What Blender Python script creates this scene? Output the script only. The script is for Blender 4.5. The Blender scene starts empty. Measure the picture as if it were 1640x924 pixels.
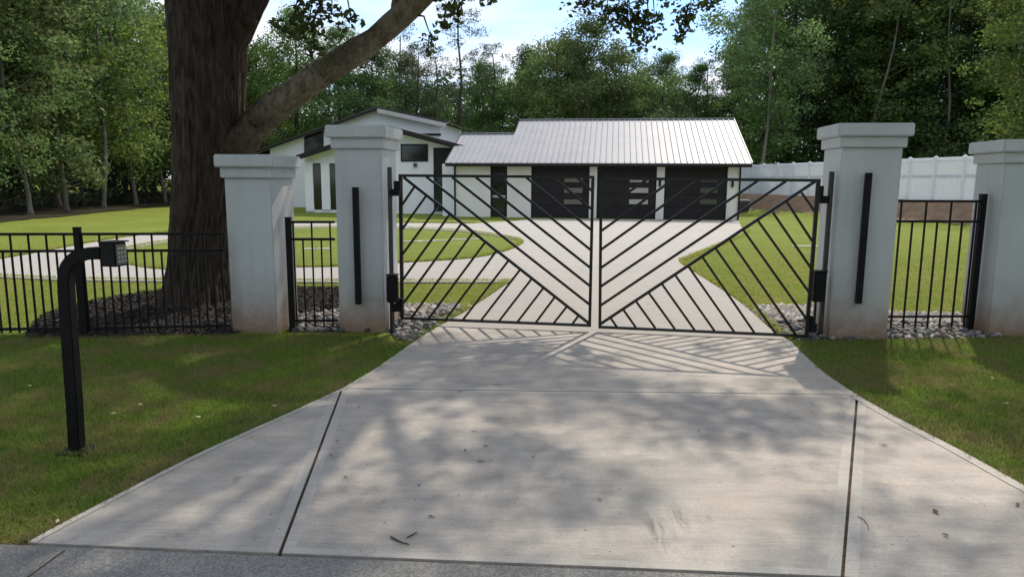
import bpy, bmesh, math, random
import numpy as np
from mathutils import Vector, Matrix, noise as mnoise
from mathutils.geometry import tessellate_polygon
rad = math.radians
scene = bpy.context.scene
COL = scene.collection
rng = np.random.default_rng(7)
random.seed(7)

# ------------------------------------------------------------------ camera
F_PX, CAM_H = 1130.0, 1.72
PITCH, ROLL = math.atan(172 / F_PX), rad(0.35)
cam_d = bpy.data.cameras.new("camera")
cam_d.sensor_width = 36.0
cam_d.lens = 36.0 * F_PX / 1640
cam_d.clip_start, cam_d.clip_end = 0.05, 3000
cam = bpy.data.objects.new("camera", cam_d)
COL.objects.link(cam)
CAM_M = Matrix.Rotation(rad(90) - PITCH, 4, 'X') @ Matrix.Rotation(ROLL, 4, 'Z')
CAM_M.translation = (0, 0, CAM_H)
cam.matrix_world = CAM_M
scene.camera = cam
CAM_P = Vector((0, 0, CAM_H))

# ------------------------------------------------------------------ sun and sky
SUN_AZ, SUN_EL = rad(27), rad(46)
SUN_V = Vector((math.sin(SUN_AZ) * math.cos(SUN_EL), math.cos(SUN_AZ) * math.cos(SUN_EL), math.sin(SUN_EL)))
SHIFT = (SUN_V.x / SUN_V.z, SUN_V.y / SUN_V.z)
sun_d = bpy.data.lights.new("sun", 'SUN')
sun_d.energy = 2.6
sun_d.angle = rad(0.8)
sun_d.color = (1.0, 0.90, 0.76)
sun = bpy.data.objects.new("sun", sun_d)
sun.rotation_euler = SUN_V.to_track_quat('Z', 'Y').to_euler()
sun.location = (0, 0, 40)
COL.objects.link(sun)

world = bpy.data.worlds.new("World")
scene.world = world
world.use_nodes = True
wn, wl = world.node_tree.nodes, world.node_tree.links
wn.clear()
w_out = wn.new("ShaderNodeOutputWorld")
w_bg = wn.new("ShaderNodeBackground")
w_bg.inputs[1].default_value = 0.15
sky = wn.new("ShaderNodeTexSky")
sky.sky_type = 'NISHITA'
sky.sun_disc = False
sky.sun_elevation, sky.sun_rotation = SUN_EL, SUN_AZ
sky.air_density, sky.dust_density, sky.ozone_density = 1.0, 0.2, 2.0
tc = wn.new("ShaderNodeTexCoord")
sep = wn.new("ShaderNodeSeparateXYZ")
wl.new(tc.outputs["Generated"], sep.inputs[0])
zc = wn.new("ShaderNodeMath"); zc.operation = 'MAXIMUM'; zc.inputs[1].default_value = 0.0
wl.new(sep.outputs["Z"], zc.inputs[0])
za = wn.new("ShaderNodeMath"); za.operation = 'ADD'; za.inputs[1].default_value = 0.12
wl.new(zc.outputs[0], za.inputs[0])
dx = wn.new("ShaderNodeMath"); dx.operation = 'DIVIDE'
dy = wn.new("ShaderNodeMath"); dy.operation = 'DIVIDE'
wl.new(sep.outputs["X"], dx.inputs[0]); wl.new(za.outputs[0], dx.inputs[1])
wl.new(sep.outputs["Y"], dy.inputs[0]); wl.new(za.outputs[0], dy.inputs[1])
cmb = wn.new("ShaderNodeCombineXYZ")
wl.new(dx.outputs[0], cmb.inputs[0]); wl.new(dy.outputs[0], cmb.inputs[1])
cmap = wn.new("ShaderNodeMapping")
cmap.inputs["Location"].default_value = (1.3, 4.4, 0)
cmap.inputs["Scale"].default_value = (0.75, 1.35, 1)
wl.new(cmb.outputs[0], cmap.inputs[0])
cno = wn.new("ShaderNodeTexNoise")
cno.inputs["Scale"].default_value = 0.9
cno.inputs["Detail"].default_value = 9
cno.inputs["Roughness"].default_value = 0.58
cno.inputs["Distortion"].default_value = 0.5
wl.new(cmap.outputs[0], cno.inputs["Vector"])
crp = wn.new("ShaderNodeValToRGB")
crp.color_ramp.elements[0].position = 0.31
crp.color_ramp.elements[1].position = 0.57
wl.new(cno.outputs["Fac"], crp.inputs[0])
cmx = wn.new("ShaderNodeMix"); cmx.data_type = 'RGBA'
wl.new(crp.outputs[0], cmx.inputs["Factor"])
tint = wn.new("ShaderNodeMix"); tint.data_type = 'RGBA'; tint.blend_type = 'MULTIPLY'
tint.inputs["Factor"].default_value = 1.0
tint.inputs["B"].default_value = (0.68, 0.80, 0.97, 1)
wl.new(sky.outputs[0], tint.inputs["A"])
wl.new(tint.outputs["Result"], cmx.inputs["A"])
cmx.inputs["B"].default_value = (4.7, 4.9, 5.3, 1)
wl.new(cmx.outputs["Result"], w_bg.inputs[0])
wl.new(w_bg.outputs[0], w_out.inputs[0])

scene.view_settings.view_transform = 'Standard'
scene.view_settings.look = 'None'
scene.view_settings.exposure = 0.62
scene.view_settings.gamma = 1.0
scene.view_settings.use_curve_mapping = False

# ------------------------------------------------------------------ survey helpers (photo pixel -> place)
R3 = CAM_M.to_3x3()
def ray(px, py):
    return R3 @ Vector(((px - 820) / F_PX, -(py - 462) / F_PX, -1.0))
def gnd(px, py, z=0.0):
    d = ray(px, py)
    return CAM_P + d * ((z - CAM_H) / d.z)
def at_depth(px, py, Y):
    d = ray(px, py)
    return CAM_P + d * (Y / d.y)
def on_plane(px, py, p0, n):
    d = ray(px, py)
    return CAM_P + d * ((p0 - CAM_P).dot(n) / d.dot(n))
def proj(P):
    q = R3.transposed() @ (Vector(P) - CAM_P)
    return 820 + F_PX * q.x / -q.z, 462 - F_PX * q.y / -q.z

# ------------------------------------------------------------------ object helpers
def tag(o, label=None, cat=None, group=None, kind=None):
    if label: o["label"] = label
    if cat: o["category"] = cat
    if group: o["group"] = group
    if kind: o["kind"] = kind
    return o
def thing(name, label, cat, loc, group=None):
    o = bpy.data.objects.new(name, None)
    o.empty_display_size = 0.2
    COL.objects.link(o)
    o.location = loc
    return tag(o, label, cat, group)
def wloc(o):
    v = Vector((0, 0, 0))
    while o is not None:
        v += Vector(o.location); o = o.parent
    return v
def link_mesh(name, me, parent=None, loc=None):
    o = bpy.data.objects.new(name, me)
    COL.objects.link(o)
    if parent is not None: o.parent = parent
    if loc is not None: o.location = loc
    return o
class MB:
    """collects faces in world space; build() links them as one mesh object"""
    def __init__(s): s.v, s.f, s.mi, s.sm = [], [], [], []
    def add(s, verts, faces, mi=0, smooth=False):
        b = len(s.v)
        s.v += [tuple(v) for v in verts]
        for f in faces:
            s.f.append(tuple(i + b for i in f)); s.mi.append(mi); s.sm.append(smooth)
        return s
    def box(s, c, ax, ay, az, mi=0):
        """box centre c, half-extent vectors ax ay az"""
        c, ax, ay, az = Vector(c), Vector(ax), Vector(ay), Vector(az)
        vs = [c + sx * ax + sy * ay + sz * az for sz in (-1, 1) for sy in (-1, 1) for sx in (-1, 1)]
        return s.add(vs, [(0, 2, 3, 1), (4, 5, 7, 6), (0, 1, 5, 4), (2, 6, 7, 3), (0, 4, 6, 2), (1, 3, 7, 5)], mi)
    def abox(s, lo, hi, mi=0):
        lo, hi = Vector(lo), Vector(hi)
        h = (hi - lo) / 2
        return s.box((lo + hi) / 2, (h.x, 0, 0), (0, h.y, 0), (0, 0, h.z), mi)
    def beam(s, a, b, w, up, d, mi=0):
        """bar from a to b, thickness w across (in plane), d along 'up' vector"""
        a, b, up = Vector(a), Vector(b), Vector(up).normalized()
        t = (b - a)
        side = t.cross(up).normalized()
        return s.box((a + b) / 2, t / 2, side * w / 2, up * d / 2, mi)
    def prism(s, poly, ext, mi=0):
        """planar polygon (list of points) extruded by vector ext"""
        poly = [Vector(p) for p in poly]; ext = Vector(ext); n = len(poly)
        vs = poly + [p + ext for p in poly]
        fs = [tuple(range(n)), tuple(range(2 * n - 1, n - 1, -1))]
        fs += [(i, i + n, (i + 1) % n + n, (i + 1) % n) for i in range(n)]
        return s.add(vs, fs, mi)
    def tube(s, pts, radii, seg=10, mi=0, cap=True, wob=0.0, seed=0):
        pts = [Vector(p) for p in pts]; n = len(pts); rings = []
        ref = Vector((0.13, 0.31, 0.94))
        for i, p in enumerate(pts):
            t = (pts[min(i + 1, n - 1)] - pts[max(i - 1, 0)]).normalized()
            a = t.cross(ref)
            if a.length < 0.1: a = t.cross(Vector((1, 0, 0)))
            a.normalize(); b = t.cross(a)
            ring = []
            for k in range(seg):
                th = 2 * math.pi * k / seg
                r = radii[i]
                if wob:
                    r *= 1 + wob * mnoise.noise(Vector((math.cos(th) * 1.7, math.sin(th) * 1.7, i * 0.35 + seed * 7.1)))
                ring.append(p + (a * math.cos(th) + b * math.sin(th)) * r)
            rings.append(ring)
        vs = [v for r in rings for v in r]
        fs = []
        for i in range(n - 1):
            for k in range(seg):
                k2 = (k + 1) % seg
                fs.append((i * seg + k, i * seg + k2, (i + 1) * seg + k2, (i + 1) * seg + k))
        s.add(vs, fs, mi, True)
        if cap:
            b = len(s.v) - len(vs)
            s.f.append(tuple(b + k for k in range(seg - 1, -1, -1))); s.mi.append(mi); s.sm.append(False)
            s.f.append(tuple(b + (n - 1) * seg + k for k in range(seg))); s.mi.append(mi); s.sm.append(False)
        return s
    def build(s, name, mats, parent=None, origin=None, bevel=0.0, fix=True):
        base = wloc(parent) if parent is not None else (Vector(origin) if origin is not None else Vector((0, 0, 0)))
        me = bpy.data.meshes.new(name)
        me.from_pydata([Vector(v) - base for v in s.v], [], s.f)
        for m in (mats if isinstance(mats, (list, tuple)) else [mats]): me.materials.append(m)
        me.polygons.foreach_set("material_index", s.mi)
        me.polygons.foreach_set("use_smooth", s.sm)
        if fix:
            bm = bmesh.new(); bm.from_mesh(me)
            bmesh.ops.recalc_face_normals(bm, faces=bm.faces)
            if bevel:
                es = [e for e in bm.edges if e.is_manifold and e.calc_face_angle(0) > 0.6]
                bmesh.ops.bevel(bm, geom=es, offset=bevel, segments=2, affect='EDGES', clamp_overlap=True)
            bm.to_mesh(me); bm.free()
        me.update()
        o = bpy.data.objects.new(name, me)
        COL.objects.link(o)
        if parent is not None: o.parent = parent
        elif origin is not None: o.location = origin
        return o

def np_mesh(name, verts, loops_per_face, faces, mat, smooth=False):
    """fast mesh from numpy: verts (N,3), faces (M,k)"""
    me = bpy.data.meshes.new(name)
    nv, nf, k = len(verts), len(faces), loops_per_face
    me.vertices.add(nv); me.vertices.foreach_set("co", np.asarray(verts, np.float32).ravel())
    me.loops.add(nf * k); me.loops.foreach_set("vertex_index", np.asarray(faces, np.int32).ravel())
    me.polygons.add(nf)
    me.polygons.foreach_set("loop_start", np.arange(nf, dtype=np.int32) * k)
    me.polygons.foreach_set("loop_total", np.full(nf, k, np.int32))
    if smooth: me.polygons.foreach_set("use_smooth", np.ones(nf, bool))
    me.update(calc_edges=True)
    if mat is not None: me.materials.append(mat)
    return me

# ------------------------------------------------------------------ materials
class NT:
    def __init__(s, name):
        s.m = bpy.data.materials.new(name); s.m.use_nodes = True
        s.n, s.l = s.m.node_tree.nodes, s.m.node_tree.links
        s.n.clear()
        s.out = s.n.new("ShaderNodeOutputMaterial")
    def node(s, t, **kw):
        nd = s.n.new(t)
        for k, v in kw.items(): setattr(nd, k, v)
        return nd
    def set(s, sock, v):
        if hasattr(v, "is_output"): s.l.new(v, sock)
        else: sock.default_value = v
    def pos(s): return s.node("ShaderNodeNewGeometry").outputs["Position"]
    def obj(s): return s.node("ShaderNodeTexCoord").outputs["Object"]
    def mapping(s, vec, scale=(1, 1, 1), rot=(0, 0, 0), loc=(0, 0, 0)):
        m = s.node("ShaderNodeMapping")
        s.l.new(vec, m.inputs[0]); m.inputs["Scale"].default_value = scale
        m.inputs["Rotation"].default_value = rot; m.inputs["Location"].default_value = loc
        return m.outputs[0]
    def noise(s, vec, scale, detail=4, rough=0.55, dist=0.0):
        n = s.node("ShaderNodeTexNoise")
        s.l.new(vec, n.inputs["Vector"])
        n.inputs["Scale"].default_value = scale; n.inputs["Detail"].default_value = detail
        n.inputs["Roughness"].default_value = rough; n.inputs["Distortion"].default_value = dist
        return n.outputs["Fac"]
    def ramp(s, fac, stops):
        r = s.node("ShaderNodeValToRGB"); e = r.color_ramp.elements
        while len(e) < len(stops): e.new(0.5)
        for el, (p, c) in zip(e, stops):
            el.position = p; el.color = (c, c, c, 1) if isinstance(c, (int, float)) else (*c, 1)
        s.l.new(fac, r.inputs[0]); return r.outputs[0]
    def mix(s, fac, a, b, mode='MIX'):
        m = s.node("ShaderNodeMix", data_type='RGBA', blend_type=mode)
        s.set(m.inputs["Factor"], fac)
        for nm, v in (("A", a), ("B", b)):
            if isinstance(v, tuple) and len(v) == 3: v = (*v, 1)
            s.set(m.inputs[nm], v)
        return m.outputs["Result"]
    def math(s, op, a, b=0.0):
        m = s.node("ShaderNodeMath", operation=op)
        s.set(m.inputs[0], a); s.set(m.inputs[1], b); return m.outputs[0]
    def bump(s, h, strength=0.3, dist=0.01, normal=None):
        b = s.node("ShaderNodeBump")
        s.l.new(h, b.inputs["Height"]); b.inputs["Strength"].default_value = strength
        b.inputs["Distance"].default_value = dist
        if normal is not None: s.l.new(normal, b.inputs["Normal"])
        return b.outputs[0]
    def principled(s, color, rough=0.6, metallic=0.0, normal=None, spec=0.5):
        p = s.node("ShaderNodeBsdfPrincipled")
        if isinstance(color, tuple): color = (*color, 1)
        s.set(p.inputs["Base Color"], color); s.set(p.inputs["Roughness"], rough)
        s.set(p.inputs["Metallic"], metallic); s.set(p.inputs["Specular IOR Level"], spec)
        if normal is not None: s.l.new(normal, p.inputs["Normal"])
        s.l.new(p.outputs[0], s.out.inputs[0]); return p

def simple(name, c1, c2, scale=8, rough=0.6, bump=0.2, bscale=60, bdist=0.004, metallic=0, spec=0.5, world_pos=True):
    t = NT(name); v = t.pos() if world_pos else t.obj()
    n = t.noise(v, scale, 6)
    c = t.mix(t.ramp(n, [(0.3, 0.0), (0.7, 1.0)]), c1, c2)
    nb = t.bump(t.noise(v, bscale, 5), bump, bdist) if bump else None
    t.principled(c, rough, metallic, nb, spec)
    return t.m

def mat_concrete(name, base, dark, warm, stain_amt=0.5, broom_rot=0.0, scuff=None):
    t = NT(name); v = t.pos()
    big = t.noise(v, 0.55, 5, 0.6, 0.6)
    mid = t.noise(v, 3.2, 7, 0.65, 0.3)
    fine = t.noise(v, 120, 3, 0.7)
    c = t.mix(t.ramp(big, [(0.36, 0.0), (0.66, 1.0)]), base, warm)
    c = t.mix(t.math('MULTIPLY', t.ramp(mid, [(0.42, 0.0), (0.75, 1.0)]), stain_amt), c, dark)
    c = t.mix(0.32, c, t.ramp(fine, [(0.3, (0.12, 0.115, 0.11)), (0.7, (0.62, 0.6, 0.57))]), 'OVERLAY')
    br = t.noise(t.mapping(v, (3.0, 140, 3), (0, 0, broom_rot)), 1.0, 4, 0.7)
    c = t.mix(0.30, c, t.ramp(br, [(0.3, 0.22), (0.7, 0.72)]), 'OVERLAY')
    mot = t.noise(t.mapping(v, (1.6, 5.5, 1), (0, 0, broom_rot)), 1.0, 6, 0.62, 0.5)
    c = t.mix(t.math('MULTIPLY', t.ramp(mot, [(0.46, 0.0), (0.70, 1.0)]), stain_amt), c, dark)
    rs = t.noise(v, 0.9, 7, 0.7, 0.8)
    c = t.mix(t.math('MULTIPLY', t.ramp(rs, [(0.56, 0.0), (0.74, 1.0)]), 0.45), c, (0.46, 0.36, 0.28))
    # rust-brown specks and spots
    sp = t.noise(v, 5.5, 2, 0.5)
    c = t.mix(t.math('MULTIPLY', t.ramp(sp, [(0.70, 0.0), (0.78, 1.0)]), 0.55), c, (0.27, 0.19, 0.14))
    dk = t.noise(v, 34, 1, 0.5)
    c = t.mix(t.math('MULTIPLY', t.ramp(dk, [(0.745, 0.0), (0.77, 1.0)]), 0.7), c, (0.10, 0.09, 0.08))
    if scuff:
        for (p, r, ang) in scuff:
            q = t.mapping(t.mapping(v, (1, 1, 1), (0, 0, 0), (-p[0], -p[1], 0)), (1 / r[0], 1 / r[1], 0), (0, 0, ang))
            ln = t.node("ShaderNodeVectorMath", operation='LENGTH'); t.l.new(q, ln.inputs[0])
            msk = t.ramp(ln.outputs["Value"], [(0.35, 1.0), (1.0, 0.0)])
            st = t.noise(t.mapping(v, (22, 3.5, 1), (0, 0, ang)), 1.0, 5, 0.7, 0.7)
            c = t.mix(t.math('MULTIPLY', msk, t.ramp(st, [(0.42, 0.0), (0.68, 0.75)])), c, (0.14, 0.14, 0.145))
    h = t.math('ADD', t.math('MULTIPLY', br, 0.6), t.math('MULTIPLY', fine, 0.5))
    t.principled(c, 0.82, 0, t.bump(h, 0.35, 0.004), 0.3)
    return t.m

sc1, sc2 = gnd(1052, 862), gnd(1085, 835)
M = {}
M['concrete'] = mat_concrete("driveway_concrete", (0.49, 0.465, 0.43), (0.29, 0.272, 0.252), (0.59, 0.535, 0.47), 0.62, rad(5),
                             [(sc1, (0.10, 0.26), rad(-14)), (sc2, (0.06, 0.22), rad(-12))])
M['concrete_edge'] = mat_concrete("troweled_concrete", (0.53, 0.515, 0.485), (0.38, 0.36, 0.335), (0.57, 0.535, 0.48), 0.4, rad(60))
M['concrete_back'] = mat_concrete("sunlit_concrete", (0.43, 0.415, 0.39), (0.34, 0.325, 0.305), (0.47, 0.44, 0.40), 0.4, rad(5))
M['joint'] = simple("joint_dirt", (0.02, 0.015, 0.01), (0.15, 0.095, 0.05), 22, 0.95, 0.6, 90)

def mat_road():
    t = NT("road_aggregate"); v = t.pos()
    vo = t.node("ShaderNodeTexVoronoi"); t.l.new(v, vo.inputs["Vector"]); vo.inputs["Scale"].default_value = 120
    big = t.noise(v, 0.9, 6)
    c = t.mix(t.ramp(big, [(0.35, 0.0), (0.65, 1.0)]), (0.20, 0.198, 0.19), (0.28, 0.272, 0.255))
    sep = t.node("ShaderNodeSeparateColor"); t.l.new(vo.outputs["Color"], sep.inputs[0])
    c = t.mix(0.5, c, t.ramp(sep.outputs[0], [(0.0, 0.18), (0.55, 0.46), (1.0, 0.8)]), 'OVERLAY')
    t.principled(c, 0.9, 0, t.bump(vo.outputs["Distance"], 0.4, 0.004), 0.25)
    return t.m
M['road'] = mat_road()

def mat_lawn():
    t = NT("lawn_turf"); v = t.pos()
    a = t.noise(v, 0.35, 5, 0.6, 0.4); b = t.noise(v, 2.6, 6, 0.65); f = t.noise(v, 55, 4, 0.75)
    c = t.mix(t.ramp(a, [(0.35, 0.0), (0.65, 1.0)]), (0.155, 0.205, 0.030), (0.215, 0.25, 0.05))
    c = t.mix(t.ramp(b, [(0.50, 0.0), (0.72, 0.75)]), c, (0.30, 0.26, 0.095))
    g2 = t.noise(v, 11, 5, 0.7)
    c = t.mix(t.ramp(g2, [(0.45, 0.0), (0.75, 0.5)]), c, (0.10, 0.14, 0.02))
    c = t.mix(0.75, c, t.ramp(f, [(0.25, (0.08, 0.09, 0.04)), (0.75, (0.85, 0.88, 0.6))]), 'OVERLAY')
    t.principled(c, 0.9, 0, t.bump(f, 0.9, 0.03), 0.15)
    return t.m
M['lawn'] = mat_lawn()
def mat_blade(name, g1, g2, dry, dry_amt):
    t = NT(name); v = t.pos()
    g = t.node("ShaderNodeNewGeometry")
    c = t.mix(g.outputs["Random Per Island"], g1, g2)
    pn = t.noise(v, 2.1, 7, 0.68, 0.5)
    ri = t.math('MULTIPLY', g.outputs["Random Per Island"], 0.18)
    c = t.mix(t.ramp(t.math('ADD', pn, ri), [(0.56 - dry_amt, 0.0), (0.74 - dry_amt, 0.85)]), c, dry)
    d = t.node("ShaderNodeBsdfDiffuse"); t.l.new(c, d.inputs[0])
    tr = t.node("ShaderNodeBsdfTranslucent"); t.l.new(c, tr.inputs[0])
    m = t.node("ShaderNodeMixShader"); m.inputs[0].default_value = 0.45
    t.l.new(d.outputs[0], m.inputs[1]); t.l.new(tr.outputs[0], m.inputs[2]); t.l.new(m.outputs[0], t.out.inputs[0])
    return t.m
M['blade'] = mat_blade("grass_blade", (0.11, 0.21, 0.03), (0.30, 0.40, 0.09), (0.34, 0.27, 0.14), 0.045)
M['blade_sun'] = mat_blade("grass_blade_sunlit", (0.25, 0.34, 0.05), (0.40, 0.46, 0.10), (0.54, 0.46, 0.19), 0.02)  # brighter copy of the blade material, sunlight put into its colour

def mat_stucco():
    t = NT("white_stucco"); v = t.pos()
    n1 = t.noise(v, 1.4, 6, 0.6); f = t.noise(v, 55, 5, 0.65)
    c = t.mix(t.ramp(n1, [(0.3, 0.0), (0.7, 1.0)]), (0.57, 0.60, 0.625), (0.66, 0.685, 0.705))
    st = t.noise(t.mapping(v, (9, 9, 0.7)), 1.0, 5, 0.6)
    c = t.mix(t.math('MULTIPLY', t.ramp(st, [(0.5, 0.0), (0.8, 1.0)]), 0.28), c, (0.42, 0.41, 0.37))
    sp = t.node("ShaderNodeSeparateXYZ"); t.l.new(v, sp.inputs[0])
    # mud splashed by rain on the lowest hand's breadths, ragged edge
    hz = t.math('ADD', sp.outputs["Z"], t.math('MULTIPLY', t.math('SUBTRACT', t.noise(v, 6, 6, 0.7), 0.5), 0.5))
    c = t.mix(t.ramp(hz, [(0.02, 0.92), (0.24, 0.58), (0.46, 0.20), (0.80, 0.0)]), c, (0.29, 0.175, 0.10))
    t.principled(c, 0.88, 0, t.bump(f, 0.35, 0.006), 0.3)
    return t.m
M['stucco'] = mat_stucco()
M['black'] = simple("black_powder_coat", (0.007, 0.007, 0.008), (0.014, 0.014, 0.015), 12, 0.5, 0.08, 200, 0.001, 0, 0.22)
M['black_rough'] = simple("black_cast_box", (0.006, 0.006, 0.007), (0.013, 0.013, 0.014), 20, 0.6, 0.2, 160, 0.001, 0, 0.2)
M['gate_bar'] = simple("black_gate_tube", (0.008, 0.008, 0.008), (0.016, 0.015, 0.015), 15, 0.3, 0.06, 150, 0.001, 0, 0.5)
M['keypad_face'] = simple("keypad_grey_plate", (0.10, 0.10, 0.085), (0.15, 0.148, 0.125), 30, 0.45, 0.1, 120, 0.001)
M['key'] = simple("keypad_button", (0.30, 0.30, 0.26), (0.40, 0.40, 0.35), 60, 0.5, 0, 1)
M['galv'] = simple("weathered_steel_post", (0.045, 0.045, 0.043), (0.09, 0.088, 0.082), 20, 0.55, 0.1, 90, 0.001, 0.2)
M['wall'] = simple("white_render_wall", (0.76, 0.78, 0.82), (0.82, 0.835, 0.865), 1.3, 0.8, 0.2, 40)
M['cream'] = simple("cream_render_wall", (0.72, 0.70, 0.66), (0.79, 0.775, 0.735), 1.3, 0.8, 0.2, 40)
M['trim_dark'] = simple("dark_brown_trim", (0.014, 0.012, 0.013), (0.024, 0.020, 0.021), 4, 0.6, 0.1, 30, 0.004, 0, 0.25)
M['door'] = simple("charcoal_door_panel", (0.016, 0.014, 0.016), (0.024, 0.021, 0.024), 3, 0.6, 0.15, 50, 0.004, 0, 0.25)
M['soffit'] = simple("white_soffit_board", (0.47, 0.465, 0.45), (0.55, 0.54, 0.52), 2, 0.7, 0.1, 30)
def mat_glass(name, c, rough=0.06):
    t = NT(name); v = t.pos()
    n = t.noise(v, 1.1, 3)
    t.principled(t.mix(n, tuple(x * .7 for x in c), tuple(x * 1.3 for x in c)), rough, 0, t.bump(t.noise(v, 0.8, 2), 0.05, 0.02), 0.45)
    return t.m
M['glass'] = mat_glass("dark_window_glass", (0.012, 0.016, 0.013))
M['glass_pale'] = mat_glass("frosted_pale_glass", (0.42, 0.42, 0.38), 0.3)
M['glass_tan'] = mat_glass("frosted_tan_glass", (0.16, 0.14, 0.115), 0.3)
M['glass_dim'] = mat_glass("frosted_dim_glass", (0.075, 0.08, 0.055), 0.3)
M['roof'] = simple("white_metal_roof", (0.27, 0.275, 0.295), (0.33, 0.33, 0.345), 0.9, 0.5, 0.05, 3, 0.01, 0.0, 0.5)
def mat_vinyl():
    t = NT("white_vinyl_board"); n = t.noise(t.pos(), 1.0, 3)
    c = t.mix(n, (0.80, 0.82, 0.86), (0.86, 0.88, 0.91))
    p = t.principled(c, 0.45)
    tr = t.node("ShaderNodeBsdfTranslucent"); t.l.new(c, tr.inputs[0])
    m = t.node("ShaderNodeMixShader"); m.inputs[0].default_value = 0.5
    t.l.new(p.outputs[0], m.inputs[1]); t.l.new(tr.outputs[0], m.inputs[2]); t.l.new(m.outputs[0], t.out.inputs[0])
    return t.m
M['vinyl'] = mat_vinyl()
M['bank'] = simple("brown_clay_bank", (0.16, 0.105, 0.06), (0.27, 0.175, 0.105), 2.5, 0.95, 0.8, 14, 0.05)
M['mulch'] = simple("dark_mulch", (0.022, 0.018, 0.015), (0.07, 0.058, 0.05), 14, 0.95, 0.9, 60, 0.02)
M['gravel_soil'] = simple("soil_under_rocks", (0.03, 0.026, 0.022), (0.08, 0.07, 0.06), 18, 0.95, 0.9, 50, 0.02)
def mat_rocks():
    t = NT("river_rock"); oi = t.node("ShaderNodeObjectInfo"); g = t.node("ShaderNodeNewGeometry")
    r = t.math('FRACT', t.math('ADD', oi.outputs["Random"], g.outputs["Random Per Island"]))
    c = t.ramp(r, [(0.0, (0.05, 0.055, 0.065)), (0.3, (0.16, 0.165, 0.18)), (0.6, (0.34, 0.325, 0.30)), (0.8, (0.24, 0.175, 0.135)), (1.0, (0.52, 0.51, 0.49))])
    n = t.noise(t.obj(), 25, 5, 0.65)
    c = t.mix(0.5, c, t.ramp(n, [(0.3, 0.25), (0.7, 0.72)]), 'OVERLAY')
    t.principled(c, 0.75, 0, t.bump(n, 0.4, 0.01), 0.35)
    return t.m
M['rock'] = mat_rocks()
def mat_bark(name, d, l, scale, zs, strength, world_pos=True):
    t = NT(name); v = t.pos() if world_pos else t.obj()
    q = t.mapping(v, (scale, scale, scale * zs))
    n = t.noise(q, 1.0, 8, 0.66, 0.8)
    n2 = t.noise(v, 1.3, 4)
    c = t.ramp(n, [(0.30, d), (0.52, tuple((a + b) / 2 for a, b in zip(d, l))), (0.75, l)])
    c = t.mix(t.ramp(n2, [(0.4, 0.0), (0.75, 0.5)]), c, tuple(x * 0.55 for x in l))
    t.principled(c, 0.95, 0, t.bump(n, strength, 0.05), 0.15)
    return t.m
M['bark'] = mat_bark("oak_bark", (0.014, 0.009, 0.006), (0.125, 0.098, 0.078), 17, 0.16, 1.0)
M['bark_limb'] = mat_bark("oak_limb_bark", (0.05, 0.036, 0.024), (0.21, 0.155, 0.105), 10, 0.5, 1.0)
def mat_limb():
    t = NT("oak_limb_bark_blend"); v = t.pos()
    q = t.mapping(v, (13, 13, 7)); n = t.noise(q, 1.0, 8, 0.68, 0.9); n2 = t.noise(v, 2.2, 5, 0.6)
    pale = t.ramp(n, [(0.3, (0.075, 0.06, 0.042)), (0.5, (0.21, 0.175, 0.125)), (0.75, (0.36, 0.31, 0.235))])  # grey-tan bark tone, lightened further to stand for light from below
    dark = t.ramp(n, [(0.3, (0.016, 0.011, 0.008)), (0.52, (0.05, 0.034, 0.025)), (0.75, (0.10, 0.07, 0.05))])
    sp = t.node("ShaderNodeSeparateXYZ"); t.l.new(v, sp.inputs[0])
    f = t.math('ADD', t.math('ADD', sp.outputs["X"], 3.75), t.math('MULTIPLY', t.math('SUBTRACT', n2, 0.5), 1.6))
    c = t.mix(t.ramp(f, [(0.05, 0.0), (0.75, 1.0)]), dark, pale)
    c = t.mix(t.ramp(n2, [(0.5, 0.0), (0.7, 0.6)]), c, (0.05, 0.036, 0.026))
    t.principled(c, 0.95, 0, t.bump(n, 1.0, 0.05), 0.15)
    return t.m
M['bark_limb'] = mat_limb()
M['bark_pale'] = mat_bark("pale_trunk_bark", (0.10, 0.09, 0.075), (0.26, 0.235, 0.20), 7, 0.25, 0.6, False)
M['bark_dark'] = mat_bark("wood_trunk_bark", (0.035, 0.027, 0.020), (0.11, 0.088, 0.068), 7, 0.2, 0.7, False)
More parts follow.
